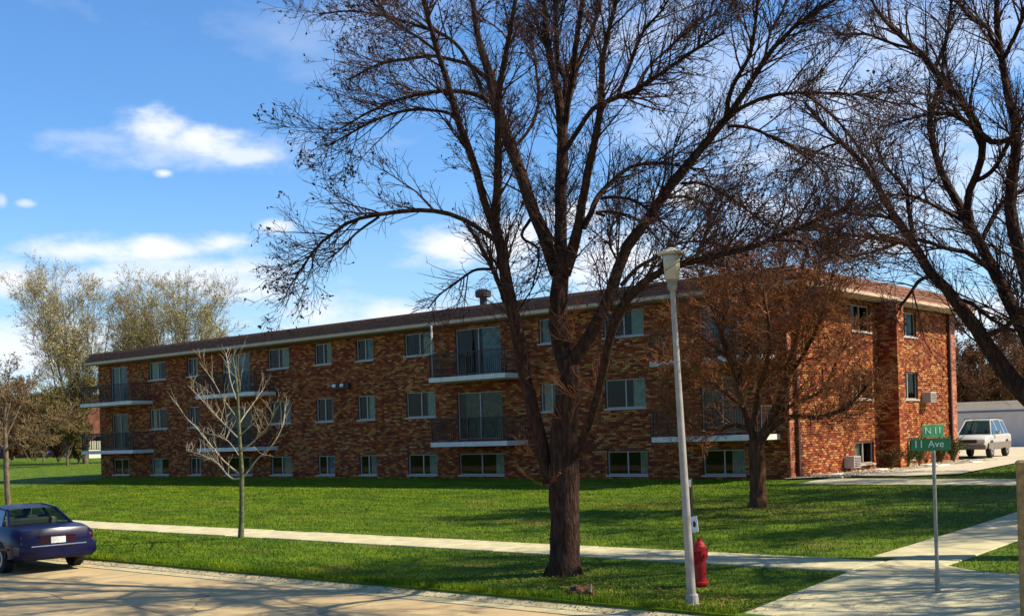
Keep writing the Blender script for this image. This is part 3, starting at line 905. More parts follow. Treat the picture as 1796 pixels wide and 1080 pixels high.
BIG = [
 ('trunk', [(990, 1010, 27), (990, 930, 26), (990, 850, 26), (989, 780, 24), (993, 720, 22), (1000, 670, 18), (998, 632, 17)], 0),
 ('limb', [(966, 850, 15), (945, 765, 14), (928, 695, 14.5), (915, 640, 13), (905, 580, 13), (891, 502, 12), (878, 440, 11), (868, 395, 10.5), (872, 340, 9), (874, 280, 8), (874, 223, 7), (876, 150, 6), (888, 90, 5), (899, 36, 4.5), (910, -60, 3)], -1.6),
 ('limb', [(1000, 660, 17), (984, 600, 19), (980, 540, 19), (983, 490, 18), (983, 419, 13), (983, 350, 12), (986, 280, 12), (986, 230, 11), (980, 170, 9), (967, 111, 7), (958, 55, 6), (954, 0, 5), (945, -90, 3)], 1.2),
 ('limb', [(975, 478, 14), (950, 405, 13), (928, 350, 12), (905, 280, 12), (884, 223, 12), (870, 170, 11), (857, 125, 9), (843, 84, 7), (832, 28, 5), (820, -60, 3)], 1.6),
 ('limb', [(992, 480, 12), (1008, 425, 12), (1020, 360, 9), (1034, 290, 8), (1047, 223, 7), (1056, 165, 6), (1056, 111, 5.5), (1067, 56, 4.5), (1081, 0, 4), (1095, -80, 2.5)], -1.4),
 ('limb', [(1003, 636, 14), (1020, 615, 13), (1047, 563, 13), (1076, 502, 12), (1095, 441, 11), (1128, 397, 10), (1164, 341, 9.5), (1195, 300, 9), (1234, 256, 8), (1265, 218, 7.5), (1288, 190, 6), (1334, 117, 5.5), (1360, 80, 5), (1390, 50, 4), (1425, 25, 3.5), (1480, -10, 2.5)], 1.8),
 ('limb', [(1008, 800, 9), (1035, 740, 8), (1052, 680, 8), (1062, 630, 9), (1075, 575, 9), (1106, 517, 9), (1150, 482, 7), (1206, 461, 6.5), (1262, 447, 6), (1304, 439, 5.5), (1350, 420, 5), (1398, 402, 4), (1440, 382, 3.5), (1490, 365, 2.5)], -2.2),
 ('limb', [(868, 405, 8), (846, 344, 7.5), (835, 300, 7.5), (804, 212, 7), (785, 145, 6), (765, 84, 5), (748, 17, 4), (735, -60, 2.5)], -1.8),
 ('limb', [(880, 432, 5.5), (850, 408, 5), (820, 388, 5), (790, 376, 5), (762, 370, 4.8), (721, 369, 4.6), (693, 373, 4.4), (651, 378, 4), (609, 391, 3.6), (579, 414, 3.2), (556, 433, 3), (526, 475, 2), (503, 511, 1.2)], -2.4),
 ('limb', [(886, 530, 5.5), (868, 480, 5), (843, 433, 4), (824, 400, 2.5)], -.6),
 ('limb', [(863, 472, 3.4), (832, 474, 3), (798, 497, 2.4), (771, 517, 1.8), (751, 541, 1.2)], -1.0),
 ('limb', [(665, 380, 3), (626, 408, 2.6), (592, 442, 2), (570, 458, 1.2)], -.8),
 ('limb', [(858, 178, 5.5), (840, 168, 5), (815, 161, 4.5), (780, 160, 4), (748, 164, 3.5), (707, 172, 3), (651, 195, 2.4), (600, 225, 1.6)], -1.8),
 ('limb', [(856, 140, 5), (830, 118, 4.5), (804, 108, 4), (762, 99, 3.6), (720, 103, 3), (665, 113, 2.6), (610, 140, 2)], 1.2),
 ('limb', [(808, 225, 4), (796, 205, 3.6), (776, 196, 3.2), (721, 193, 3), (665, 208, 2.6), (609, 237, 2), (572, 258, 1.4)], -1.6),
 ('limb', [(843, 150, 4.5), (822, 110, 4.2), (801, 78, 3.8), (771, 58, 3.4), (740, 48, 3), (690, 32, 2.6), (620, 20, 2), (560, 25, 1.4)], -.8),
 ('limb', [(765, 90, 3), (740, 70, 2.8), (705, 48, 2.4), (660, 10, 2), (610, -40, 1.4)], 1.0),
 ('limb', [(986, 215, 6), (992, 139, 5.5), (979, 111, 5), (974, 0, 4.5), (972, -80, 2.5)], .8),
 ('limb', [(990, 225, 6), (1003, 139, 6), (1011, 70, 5.5), (1022, 0, 5), (1030, -80, 3)], -.8),
 ('limb', [(1005, 150, 4.5), (1020, 95, 4.2), (1036, 60, 4), (1052, 10, 3.4), (1066, -60, 2.2)], 1.2),
 ('limb', [(993, 262, 5.5), (1010, 235, 5.5), (1024, 212, 5), (1043, 188, 5), (1078, 173, 5), (1112, 159, 4.5), (1150, 136, 4), (1206, 97, 3), (1270, 58, 1.8)], -1.6),
 ('limb', [(1084, 167, 4), (1106, 111, 3.8), (1128, 56, 3.2), (1164, 14, 2.4), (1190, -40, 1.5)], .8),
 ('limb', [(1114, 158, 3), (1140, 115, 2.8), (1190, 70, 2.2), (1240, 20, 1.5)], 1.4),
 ('limb', [(1024, 400, 6), (1037, 370, 6), (1050, 344, 5.5), (1078, 314, 5), (1105, 294, 4), (1137, 286, 3.4), (1180, 289, 2.6), (1240, 300, 1.6)], 1.8),
 ('limb', [(1056, 348, 3.6), (1080, 346, 3.4), (1112, 352, 3), (1150, 378, 2.2), (1190, 420, 1.4)], -1.2),
 ('limb', [(1060, 378, 3.2), (1045, 373, 3), (1080, 372, 2.6), (1125, 390, 2), (1170, 440, 1.3)], 1.4),
 ('limb', [(1273, 208, 5), (1280, 165, 5), (1295, 134, 4.6), (1315, 97, 4), (1323, 56, 3.4), (1329, 0, 3), (1334, -60, 2)], -1.6),
 ('limb', [(1340, 108, 3), (1352, 55, 2.8), (1372, 20, 2.4), (1400, -40, 1.6)], 1.2),
 ('limb', [(1284, 197, 4.5), (1318, 181, 4), (1360, 167, 3.8), (1398, 163, 3.4), (1439, 163, 3), (1508, 167, 2.4), (1578, 184, 1.4)], -1.8),
 ('limb', [(1410, 164, 2.6), (1440, 185, 2.6), (1478, 222, 2.4), (1510, 265, 2.2), (1535, 300, 1.5)], 1.0),
 ('limb', [(1276, 222, 3.6), (1304, 222, 3.4), (1345, 236, 3), (1398, 262, 2.4), (1450, 305, 1.6)], 1.4),
 ('limb', [(1196, 322, 3.4), (1230, 322, 3.2), (1270, 340, 2.8), (1310, 368, 2.2), (1350, 400, 1.4)], -1.8),
 ('limb', [(1175, 348, 3), (1200, 345, 2.8), (1235, 360, 2.2), (1262, 400, 1.4)], 1.2),
 ('limb', [(1090, 500, 4.5), (1120, 468, 4), (1150, 452, 3.8), (1187, 428, 3), (1235, 424, 2.4), (1300, 440, 1.5)], 2.0),
 ('limb', [(1350, 422, 3), (1400, 423, 2.8), (1450, 436, 2.4), (1500, 465, 1.6)], -1.2),
 ('limb', [(930, 385, 3.4), (915, 415, 3), (945, 440, 2.4), (935, 500, 1.6)], -1.4),
 ('limb', [(898, 262, 4), (930, 225, 3.6), (945, 180, 3), (940, 120, 2.4), (930, 50, 1.6)], 1.6),
 ('limb', [(1092, 470, 3), (1070, 430, 2.6), (1075, 390, 2), (1090, 330, 1.4)], 1.8),
]
root = empty('ash_tree', tuple(at(990, 1008, z=.2)), label='largest leafless tree with dark forked trunk on the strip before the sidewalk', cat='tree', group='leafless trees around the apartment block')
root.location.z = .2
dens = lambda p: np.where(p[:, 0] < -14.5, 1.0, .22)
traced_tree(root, BIG, root.location.y, (MAT['bark'], MAT['twig']), dict(levels=[
    dict(count=540, length=1.55, ang=(.35, .85), t0=.22, up=.12, curl=.03, jit=.09, npts=8, rfac=.6, rmax=.022, rtip=.004, wander=.05, on=0),
    dict(count=3500, length=.75, ang=(.4, .9), t0=.15, up=.10, curl=.03, jit=.12, npts=6, rfac=.6, rmax=.010, rtip=.0032, wander=.06, on=1),
    dict(count=1900, length=.7, ang=(.4, .9), t0=.25, up=.10, curl=.03, jit=.12, npts=6, rfac=.6, rmax=.010, rtip=.0032, wander=.06, on=0),
    dict(count=14500, length=.32, ang=(.4, 1.0), t0=.1, up=.08, curl=.02, jit=.15, npts=4, rfac=.7, rmax=.0055, rtip=.0028, on=2),
    dict(count=6000, length=.32, ang=(.4, 1.0), t0=.1, up=.08, curl=.02, jit=.15, npts=4, rfac=.7, rmax=.0055, rtip=.0028, on=3),
    dict(count=9000, length=.22, ang=(.3, 1.0), t0=.3, up=.0, curl=-.02, jit=.15, npts=3, rfac=.8, rmax=.0045, rtip=.0028, on=4)],
    tips=[('seed_clusters', MAT['seeds'], 13000, .017, dens)]), .2, seed=5)
# root flare
rt = MB()
for k in range(7):
    a_ = k * .9 + random.uniform(-.2, .2); l_ = random.uniform(.36, .52)
    rt.tube([(math.cos(a_) * .16, math.sin(a_) * .16, .26), (math.cos(a_) * .30, math.sin(a_) * .30, .07), (math.cos(a_) * l_ * .8, math.sin(a_) * l_ * .8, .005), (math.cos(a_) * l_, math.sin(a_) * l_, -.05)], [.07, .05, .03, .015], 7)
rt.build('root', MAT['bark'], root, smooth=True)
# thin pale shoots low on the trunk
inv = Matrix.Translation(-root.location)
shoots = []
for (x, y) in ((938, 800), (1003, 600), (1000, 740), (940, 700), (1010, 700), (955, 850), (1045, 690), (1005, 560)):
    p = at(x, y, y=root.location.y - .1)
    for _ in range(5):
        d = np.array([random.uniform(-1, 1), random.uniform(-.8, .3), random.uniform(.0, .7)]); d /= np.linalg.norm(d)
        q = [p]; l_ = random.uniform(.3, .9)
        for k in range(5): d = d + np.array([0, 0, .12]) + rng.normal(size=3) * .15; d /= np.linalg.norm(d); q.append(q[-1] + d * l_ / 5)
        shoots.append(q)
P = np.array(shoots); R = np.linspace(.008, .003, 6)[None].repeat(len(P), 0)
P2, R2 = sprout(P, R, 260, .25, rfac=.7, rmax=.005, rtip=.0025, npts=4)
V, Q = tubes(P, R, 4); V2, Q2 = tubes(P2, R2, 3)
o = obj('shoots', np_mesh('shoots', np.vstack([V, V2]), np.vstack([Q, Q2 + len(V)])), MAT['twig_red'], root, kind='stuff'); o.matrix_parent_inverse = inv

RIGHT = [
 ('trunk', [(1985, 955, 40), (1940, 860, 36), (1885, 785, 32), (1850, 735, 28)], 0),
 ('limb', [(1862, 745, 24), (1815, 705, 20), (1765, 655, 17), (1717, 582, 14), (1675, 524, 12), (1633, 480, 10), (1600, 424, 8.5), (1564, 372, 7), (1528, 308, 6), (1503, 275, 5), (1480, 255, 4.4), (1444, 222, 3.4), (1411, 180, 2.4)], -1.2),
 ('limb', [(1850, 735, 22), (1835, 660, 18), (1800, 585, 15), (1772, 530, 13), (1744, 474, 11), (1718, 425, 10), (1694, 383, 10), (1678, 352, 8), (1650, 300, 7), (1636, 250, 6), (1630, 205, 5), (1650, 150, 4), (1655, 100, 3)], 1.2),
 ('limb', [(1855, 738, 24), (1862, 660, 22), (1840, 560, 18), (1800, 480, 15), (1780, 420, 13), (1772, 363, 12), (1776, 300, 11), (1786, 236, 10), (1769, 180, 8), (1758, 111, 7), (1748, 42, 6), (1752, -60, 4)], .6),
 ('limb', [(1700, 392, 8), (1698, 355, 8), (1704, 322, 7.5), (1720, 288, 7), (1722, 240, 7.5), (1690, 185, 7), (1655, 145, 7), (1630, 110, 6), (1600, 80, 5), (1565, 50, 4), (1535, 14, 3), (1515, -40, 2)], -1.6),
 ('limb', [(1785, 240, 6), (1745, 250, 6), (1718, 232, 5.5), (1680, 205, 4.5), (1640, 200, 3.4), (1590, 210, 2.4), (1540, 225, 1.6)], -1.4),
 ('limb', [(1604, 432, 5), (1596, 380, 4.6), (1589, 336, 4), (1570, 310, 3.4), (1550, 290, 2.6), (1530, 240, 1.8)], 1.4),
 ('limb', [(1630, 478, 5), (1590, 428, 4), (1540, 418, 4), (1480, 410, 3), (1440, 395, 2.2), (1400, 400, 1.5)], -1.4),
 ('limb', [(1600, 424, 4), (1570, 385, 3.6), (1520, 378, 3.2), (1468, 372, 2.4), (1420, 372, 1.6)], 1.0),
 ('limb', [(1640, 485, 4), (1615, 490, 3.8), (1596, 515, 3), (1575, 545, 2.2), (1560, 570, 1.4)], -1.0),
 ('limb', [(1745, 480, 6), (1700, 445, 5), (1660, 435, 4.5), (1600, 420, 3.6), (1540, 440, 2.4), (1490, 450, 1.5)], -1.0),
 ('limb', [(1758, 105, 5), (1740, 70, 4.6), (1733, 50, 4), (1700, 30, 3.4), (1675, -10, 2.6), (1660, -60, 1.8)], .9),
 ('limb', [(1762, 100, 5), (1790, 40, 4.5), (1810, -40, 3)], -1.1),
 ('limb', [(1640, 120, 4), (1660, 70, 3.6), (1668, 10, 3), (1675, -60, 2)], 1.4),
 ('limb', [(1606, 88, 3.6), (1560, 75, 3), (1515, 60, 2.4), (1460, 62, 1.6)], .7),
 ('limb', [(1706, 320, 5), (1740, 300, 4.6), (1770, 250, 4), (1810, 180, 3)], -1.6),
 ('limb', [(1718, 430, 5), (1735, 395, 5), (1760, 355, 4.5), (1800, 330, 4), (1860, 280, 3)], 1.6),
 ('limb', [(1722, 590, 6), (1760, 575, 5), (1800, 540, 4.5), (1850, 520, 3)], -1.6),
 ('limb', [(1675, 528, 4.4), (1700, 530, 4), (1740, 560, 3.4), (1780, 580, 2.6)], 1.2),
 ('limb', [(1860, 690, 18), (1910, 600, 15), (1950, 480, 12), (1970, 340, 9), (2010, 200, 6), (2040, 60, 3)], 1.5),
 ('limb', [(1870, 650, 14), (1850, 480, 11), (1870, 340, 9), (1860, 200, 7), (1880, 60, 5), (1870, -80, 3)], -1.5),
 ('limb', [(1690, 388, 4), (1660, 372, 3.6), (1620, 352, 3), (1580, 340, 2.4), (1545, 352, 1.6)], -1.3),
 ('limb', [(1474, 250, 2.6), (1440, 262, 2.4), (1410, 290, 2), (1385, 320, 1.3)], 1.0),
]
root = empty('ash_tree', tuple(at(1985, 955, y=21.3)), label='leafless tree reaching in over the side sidewalk, its trunk beyond the street sign', cat='tree', group='leafless trees around the apartment block')
traced_tree(root, RIGHT, root.location.y, (MAT['bark'], MAT['twig']), dict(levels=[
    dict(count=330, length=1.7, ang=(.35, .9), t0=.2, up=.14, curl=.03, jit=.10, npts=8, rfac=.6, rmax=.022, rtip=.004, wander=.06, on=0),
    dict(count=2300, length=.8, ang=(.4, .9), t0=.15, up=.10, curl=.02, jit=.12, npts=6, rfac=.6, rmax=.010, rtip=.0034, wander=.06, on=1),
    dict(count=900, length=.7, ang=(.4, .9), t0=.25, up=.10, curl=.02, jit=.12, npts=6, rfac=.6, rmax=.010, rtip=.0034, on=0),
    dict(count=6200, length=.34, ang=(.4, 1.0), t0=.1, up=.05, curl=.01, jit=.15, npts=4, rfac=.7, rmax=.0052, rtip=.0025, on=2),
    dict(count=2600, length=.34, ang=(.4, 1.0), t0=.1, up=.05, curl=.01, jit=.15, npts=4, rfac=.7, rmax=.0058, rtip=.003, on=3)],
    tips=[('buds', MAT['seeds'], 3000, .012, None)]), float(gz(0, 21.3)), seed=9)

BROWN = [
 ('trunk', [(1329, 886, 15), (1329, 850, 14), (1328, 810, 14), (1327, 770, 14)], 0),
 ('limb', [(1325, 778, 9), (1312, 735, 8), (1300, 700, 7), (1284, 640, 6), (1262, 575, 5), (1240, 510, 3), (1222, 470, 1.6)], -.9),
 ('limb', [(1332, 775, 11), (1347, 748, 10), (1372, 692, 8), (1384, 645, 7), (1393, 605, 6), (1403, 560, 5), (1405, 500, 4), (1410, 455, 2)], .6),
 ('limb', [(1334, 770, 7), (1365, 741, 6), (1402, 729, 5.5), (1435, 732, 5), (1476, 719, 4.5), (1500, 700, 3), (1525, 672, 1.6)], -.8),
 ('limb', [(1366, 722, 5), (1385, 712, 4.6), (1411, 701, 4.2), (1436, 688, 3.6), (1453, 668, 3), (1470, 625, 2.4), (1482, 580, 1.4)], 1.0),
 ('limb', [(1318, 755, 6), (1290, 745, 5), (1263, 752, 4.4), (1232, 757, 3.6), (1205, 742, 2.4), (1188, 720, 1.4)], -.7),
 ('limb', [(1305, 715, 4.5), (1275, 690, 4), (1245, 668, 3), (1215, 655, 2.2), (1190, 640, 1.4)], .9),
 ('limb', [(1322, 745, 5.5), (1328, 690, 5), (1345, 640, 4.4), (1350, 580, 3.6), (1340, 520, 2.8), (1335, 460, 1.8)], -1.2),
 ('limb', [(1298, 695, 4.4), (1300, 640, 4), (1315, 580, 3.4), (1308, 520, 2.6), (1290, 460, 1.6)], 1.2),
 ('limb', [(1380, 665, 4.5), (1410, 620, 4), (1435, 570, 3.2), (1450, 520, 2.4), (1462, 475, 1.4)], -1.0),
 ('limb', [(1397, 590, 3.8), (1375, 540, 3.2), (1370, 490, 2.6), (1380, 440, 1.6)], 1.0),
 ('limb', [(1283, 635, 3.8), (1255, 610, 3.2), (1222, 585, 2.4), (1195, 570, 1.5)], -.8),
 ('limb', [(1264, 580, 3.4), (1278, 530, 3), (1270, 490, 2.2), (1265, 445, 1.4)], .8),
 ('limb', [(1404, 545, 3.2), (1425, 510, 2.6), (1440, 465, 1.8), (1452, 440, 1.2)], .9),
]
root = empty('crabapple_tree', tuple(at(1328, 886, z=.58)), label='dense round crowned red brown leafless tree before the near corner of the building', cat='tree', group='leafless trees around the apartment block')
root.location.z = float(gz(0, root.location.y))
traced_tree(root, BROWN, root.location.y, (MAT['bark_red'], MAT['twig_red']), dict(levels=[
    dict(count=380, length=1.3, ang=(.4, 1.1), t0=.15, up=.12, curl=.02, jit=.12, npts=7, rfac=.6, rmax=.022, rtip=.005, wander=.08, on=0),
    dict(count=2600, length=.75, ang=(.4, 1.0), t0=.15, up=.06, curl=.02, jit=.14, npts=5, rfac=.6, rmax=.010, rtip=.004, wander=.08, on=1),
    dict(count=10500, length=.36, ang=(.4, 1.1), t0=.1, up=.04, curl=.0, jit=.16, npts=4, rfac=.7, rmax=.006, rtip=.0036, on=2),
    dict(count=5000, length=.25, ang=(.4, 1.1), t0=.1, up=.0, curl=.0, jit=.16, npts=3, rfac=.7, rmax=.005, rtip=.0036, on=3)],
    tips=[('buds', MAT['rust'], 9000, .015, None)]), root.location.z, seed=3)

YOUNG = [
 ('trunk', [(422, 946, 4.6), (424, 900, 4.2), (424, 850, 4.2), (424, 825, 3.8), (421, 780, 3.2), (418, 720, 2.6), (415, 670, 2), (408, 625, 1.2)], 0),
]
YB = [
 [(422, 838, 2.6), (405, 838, 2.4), (381, 812, 2.2), (357, 799, 1.8), (327, 789, 1.1)],
 [(421, 832, 2.6), (400, 815, 2.4), (383, 797, 2.2), (347, 753, 2), (327, 733, 1.6), (309, 706, 1)],
 [(425, 838, 2.6), (438, 822, 2.4), (453, 803, 2.2), (478, 780, 1.8), (497, 743, 1.5), (500, 712, 1)],
 [(423, 790, 2.4), (440, 778, 2.2), (453, 766, 2), (473, 743, 1.7), (480, 720, 1.3), (482, 708, .9)],
 [(419, 744, 2), (429, 728, 1.8), (443, 709, 1.5), (463, 680, .9)],
 [(420, 765, 2), (430, 755, 1.7), (447, 740, 1.4), (460, 717, .9)],
 [(418, 768, 2.2), (400, 750, 2), (383, 733, 1.8), (353, 700, 1.4), (330, 676, .9)],
 [(417, 735, 2), (405, 718, 1.8), (390, 697, 1.6), (373, 667, 1.3), (350, 636, .8)],
 [(415, 702, 1.6), (404, 667, 1.4), (400, 640, 1.1), (396, 618, .8)],
 [(416, 690, 1.5), (421, 683, 1.4), (418, 650, 1.2), (418, 620, .8)],
 [(420, 800, 1.6), (402, 775, 1.4), (385, 765, 1.2), (362, 760, .8)],
 [(455, 800, 1.4), (468, 798, 1.2), (480, 800, .8)],
]
root = empty('young_tree', tuple(at(422, 946, z=.26)), label='slender bare young tree with pale upswept branches on the strip by the road', cat='tree', group='young street trees')
root.location.z = float(gz(0, root.location.y))
traced_tree(root, [YOUNG[0]] + [('limb', [(q[0], q[1], q[2] * .72) for q in b], (-1) ** i * .9) for i, b in enumerate(YB)], root.location.y, (MAT['bark_pale'], MAT['bark_pale']), dict(levels=[
    dict(count=130, length=.75, ang=(.35, .8), t0=.2, up=.35, curl=.07, jit=.06, npts=6, rfac=.6, rmax=.007, rtip=.003, on=0),
    dict(count=190, length=.3, ang=(.4, .9), t0=.2, up=.2, curl=.05, jit=.12, npts=4, rfac=.6, rmax=.006, rtip=.003, on=1)]), root.location.z, seed=21)
for c_ in root.children:
    if c_.name.startswith('trunk'): c_.data.materials[0] = MAT['bark_young']

EDGE = [('trunk', [(17, 905, 5), (13, 870, 4.8), (11, 820, 4.6), (10, 785, 4.2), (8, 740, 3), (10, 700, 1.8)], 0),
        ('limb', [(10, 790, 3), (30, 775, 2.6), (55, 765, 2), (85, 752, 1.4), (115, 738, .9)], -.6),
        ('limb', [(10, 790, 3), (-15, 765, 2.6), (-40, 740, 2), (-60, 700, 1.2)], .8),
        ('limb', [(9, 770, 2.6), (25, 735, 2.2), (40, 700, 1.6), (48, 668, 1)], .9),
        ('limb', [(9, 760, 2.6), (-8, 725, 2), (-20, 690, 1.4), (-24, 655, .9)], -.8),
        ('limb', [(9, 742, 2.2), (18, 700, 1.8), (15, 665, 1.2), (18, 645, .8)], .4)]
eb = at(17, 905, z=.3)
root = empty('young_tree', tuple(eb), label='young twiggy brown street tree behind the blue sedan', cat='tree', group='young street trees')
root.location.z = float(gz(0, root.location.y))
traced_tree(root, EDGE, root.location.y, (MAT['bark_grey'], MAT['twig_tan']), dict(levels=[
    dict(count=110, length=.9, ang=(.4, 1.0), t0=.15, up=.1, curl=.02, jit=.12, npts=6, rfac=.6, rmax=.014, rtip=.005, on=0),
    dict(count=900, length=.45, ang=(.4, 1.0), t0=.15, up=.05, curl=.0, jit=.14, npts=4, rfac=.6, rmax=.008, rtip=.0045, on=1),
    dict(count=3000, length=.2, ang=(.4, 1.0), t0=.1, up=.0, curl=.0, jit=.14, npts=3, rfac=.6, rmax=.006, rtip=.0045, on=2)],
    tips=[('buds', MAT['rust'], 3000, .02, None)]), root.location.z, seed=22)


def grown_tree(name, loc, h, spread, mats, seed, label, group=None, fork=.25, stems=5, n=(70, 700, 3500), leafn=0, leafs=.1, leafmat=None, cat='tree', lean=(0, 0), thick=1.0, tipname='leaves', ln=1.0, open_=.5):
    """a whole tree grown from its base: forked trunk, limbs, twigs, young leaves"""
    rg = np.random.default_rng(seed)
    r = empty(name, loc, 0, label, cat, group)
    tr = h * .018 * thick
    P, R = smooth_line([(0, 0, -.3), (lean[0] * .1, lean[1] * .1, h * fork * .5), (lean[0] * .3, lean[1] * .3, h * fork)], [tr * 1.4, tr, tr * .85], 8)
    V, Q = tubes(P[None], R[None], 8); obj('trunk', np_mesh('trunk', V, Q, smooth=True), mats[0], r)
    Ls, Rs = [], []
    for i in range(stems):
        a = 2 * math.pi * (i + rg.uniform(-.3, .3)) / stems; out_ = spread * rg.uniform(open_, 1.0) * (.35 if i == 0 else 1)
        tip = np.array([math.cos(a) * out_ + lean[0], math.sin(a) * out_ + lean[1], h * rg.uniform(.74, .95)])
        p0 = P[-1] - np.array([0, 0, rg.uniform(0, h * fork * .4)])
        mid = p0 * .5 + tip * .5 + np.array([math.cos(a), math.sin(a), 0]) * out_ * .06 + np.array([0, 0, -h * .03])
        l_, rr = smooth_line([p0, p0 * .8 + mid * .2 + rg.normal(size=3) * .02 * h, mid, tip], [tr * .6, tr * .5, tr * .3, tr * .06], 12)
        Ls.append(l_); Rs.append(rr)
        V, Q = tubes(l_[None], rr[None], 6); obj('limb', np_mesh('limb', V, Q, smooth=True), mats[0], r)
    P = np.array(Ls); R = np.array(Rs); VV, QQ, off = [], [], 0
    lens = [h * .22 * ln, h * .10 * ln, h * .045 * ln]
    for k in range(3):
        P, R = sprout(P, R, n[k], lens[k], ang=(.35, .95), t0=.12, up=.12, curl=.03, jit=.12, npts=(6, 5, 3)[k], rfac=.55, rmax=tr * (.22, .07, .035)[k], rtip=tr * .018 + .002, wander=.05, rg=rg)
        V, Q = tubes(P, R, 3); VV.append(V); QQ.append(Q + off); off += len(V)
    obj('twigs', np_mesh('twigs', np.vstack(VV), np.vstack(QQ), smooth=True), mats[1], r, kind='stuff')
    if leafn:
        pts = along(P, leafn, .2, rg) + rg.normal(size=(leafn, 3)) * leafs
        V, Q = leaves(pts, leafs, rg); obj(tipname, np_mesh(tipname, V, Q), leafmat, r, kind='stuff')
    return r


def px_ground(px, y, z=.8):
    """point on the ground plane depth y straight below picture column px (verticals lean slightly in the picture)"""
    a = at(px, 800, y=y); return (a[0], a[1], z)


def px_tree(px, ptop, y, spx):
    """base, height and spread (m) of a tree whose crown top is seen at row ptop and that spreads spx pixels to a side"""
    b_ = px_ground(px, y); t_ = at(px, ptop, y=y); dep = -(ROT.T @ (t_ - CAM))[2]
    return b_, t_[2] - .8, spx * dep / F


GW = 'budding willows behind the block'
wl = (MAT['bark_grey'], MAT['twig_tan'])
p, h_, s_ = px_tree(150, 452, 62, 92); grown_tree('willow_tree', p, h_, s_, wl, 31, 'budding yellow green willow with spreading stems beyond the far end of the building', GW, .16, 9, (200, 2400, 11000), 22000, .07, MAT['young_leaf'], lean=(-2.2, -.4), thick=.6)
p, h_, s_ = px_tree(240, 500, 70, 34); grown_tree('willow_tree', p, h_, s_, wl, 32, 'narrow budding willow rising behind the roof between two wider ones', GW, .45, 5, (90, 1000, 5000), 9000, .075, MAT['young_leaf'], lean=(.4, 0))
p, h_, s_ = px_tree(318, 468, 70, 95); grown_tree('willow_tree', p, h_, s_, wl, 33, 'wide budding willow rising behind the far half of the roof', GW, .4, 9, (200, 2400, 11000), 22000, .07, MAT['young_leaf'], lean=(.6, 0), thick=.6)

gb = 'brown trees beyond the far end of the block'
bm_ = (MAT['bark_grey'], MAT['twig_tan'])
for i, (px, ptop, y, spx, lab, lm) in enumerate([(118, 662, 56, 52, 'broad olive brown tree beside the far end wall', 'bush_leaf'), (76, 690, 68, 40, 'rust brown tree before the distant brick building', 'rust'), (24, 660, 84, 40, 'brown tree at the far edge of the distant brick building', 'rust'), (-60, 640, 70, 60, 'brown tree standing past the distant brick building', 'bush_leaf')]):
    p, h_, s_ = px_tree(px, ptop, y, spx)
    grown_tree('small_tree', p, h_, s_, bm_, 40 + i, lab, gb, .12, 8, (150, 1500, 7000), 17000, .085, MAT[lm], thick=.7)
for i, (px, ptop, y, spx, lab) in enumerate([(138, 742, 60, 24, 'dark rounded bush next to the far end of the building'), (102, 752, 66, 24, 'dark bush left of the one beside the far end of the building'), (62, 755, 74, 26, 'dark brown bush in front of the distant brick building'), (20, 762, 80, 26, 'low dark bush by the far side of the distant brick building')]):
    p, h_, s_ = px_tree(px, ptop, y, spx)
    grown_tree('bush', p, h_, s_, bm_, 140 + i, lab, 'dark bushes beyond the far end of the block', .04, 9, (120, 1200, 5000), 14000, .085, MAT[('bush_leaf', 'rust')[i % 2]], cat='bush', thick=1.0)
# street tree whose branch shade lies over the corner pavement
grown_tree('ash_tree', (-.3, 20.6, .3), 10.5, 4.4, (MAT['bark'], MAT['twig']), 99, 'leafless tree at the street corner, casting branch shade over the corner pavement', 'leafless trees around the apartment block', .22, 9, (200, 1500, 5000), 0, .05, None, thick=1.5)
# street tree beyond the picture's right edge whose shade crosses the lawn
for i, (x, y, h_) in enumerate(((-1.9, 34.0, 13.5), (-2.6, 43.5, 14.5))):
    grown_tree('ash_tree', (x, y, .6), h_, 7.0, (MAT['bark'], MAT['twig']), 77 + i, ('leafless tree beyond the side sidewalk shading the lawn by the end wall', 'leafless tree behind the first one beyond the side sidewalk, near the parking entrance')[i], 'leafless trees around the apartment block', .2, 11, (380, 4200, 17000), 22000, .07, MAT['seeds'], tipname='seed_clusters', thick=1.25)
# trees across the back, seen over the garage and the roof end
gr_ = 'bare brown trees behind the garages'
bt = (MAT['bark'], MAT['twig_red'])
labs = ['bare brown tree behind the corner of the block and garages', 'bare brown tree above the white car', 'bare brown tree over the near garage door', 'bare brown tree at the far edge of the garages', 'tall bare tree behind the roof of the end wall', 'low brown tree behind the first garage door', 'bare tree rising over the middle of the garages']
for i, (px, y, h, sp) in enumerate([(1694, 92, 8.0, 4.2), (1730, 100, 9.4, 4.8), (1772, 94, 9.8, 4.6), (1830, 98, 11, 5), (1560, 88, 10.2, 4), (1712, 86, 6.2, 3.6), (1752, 88, 7, 4)]):
    grown_tree('bare_tree', px_ground(px, y), h, sp, bt, 60 + i, labs[i], gr_, .16, 6, (90, 900, 4200), 9000, .09, MAT['rust'], thick=.8)
# ------------------------------------------------------------------ grass blades


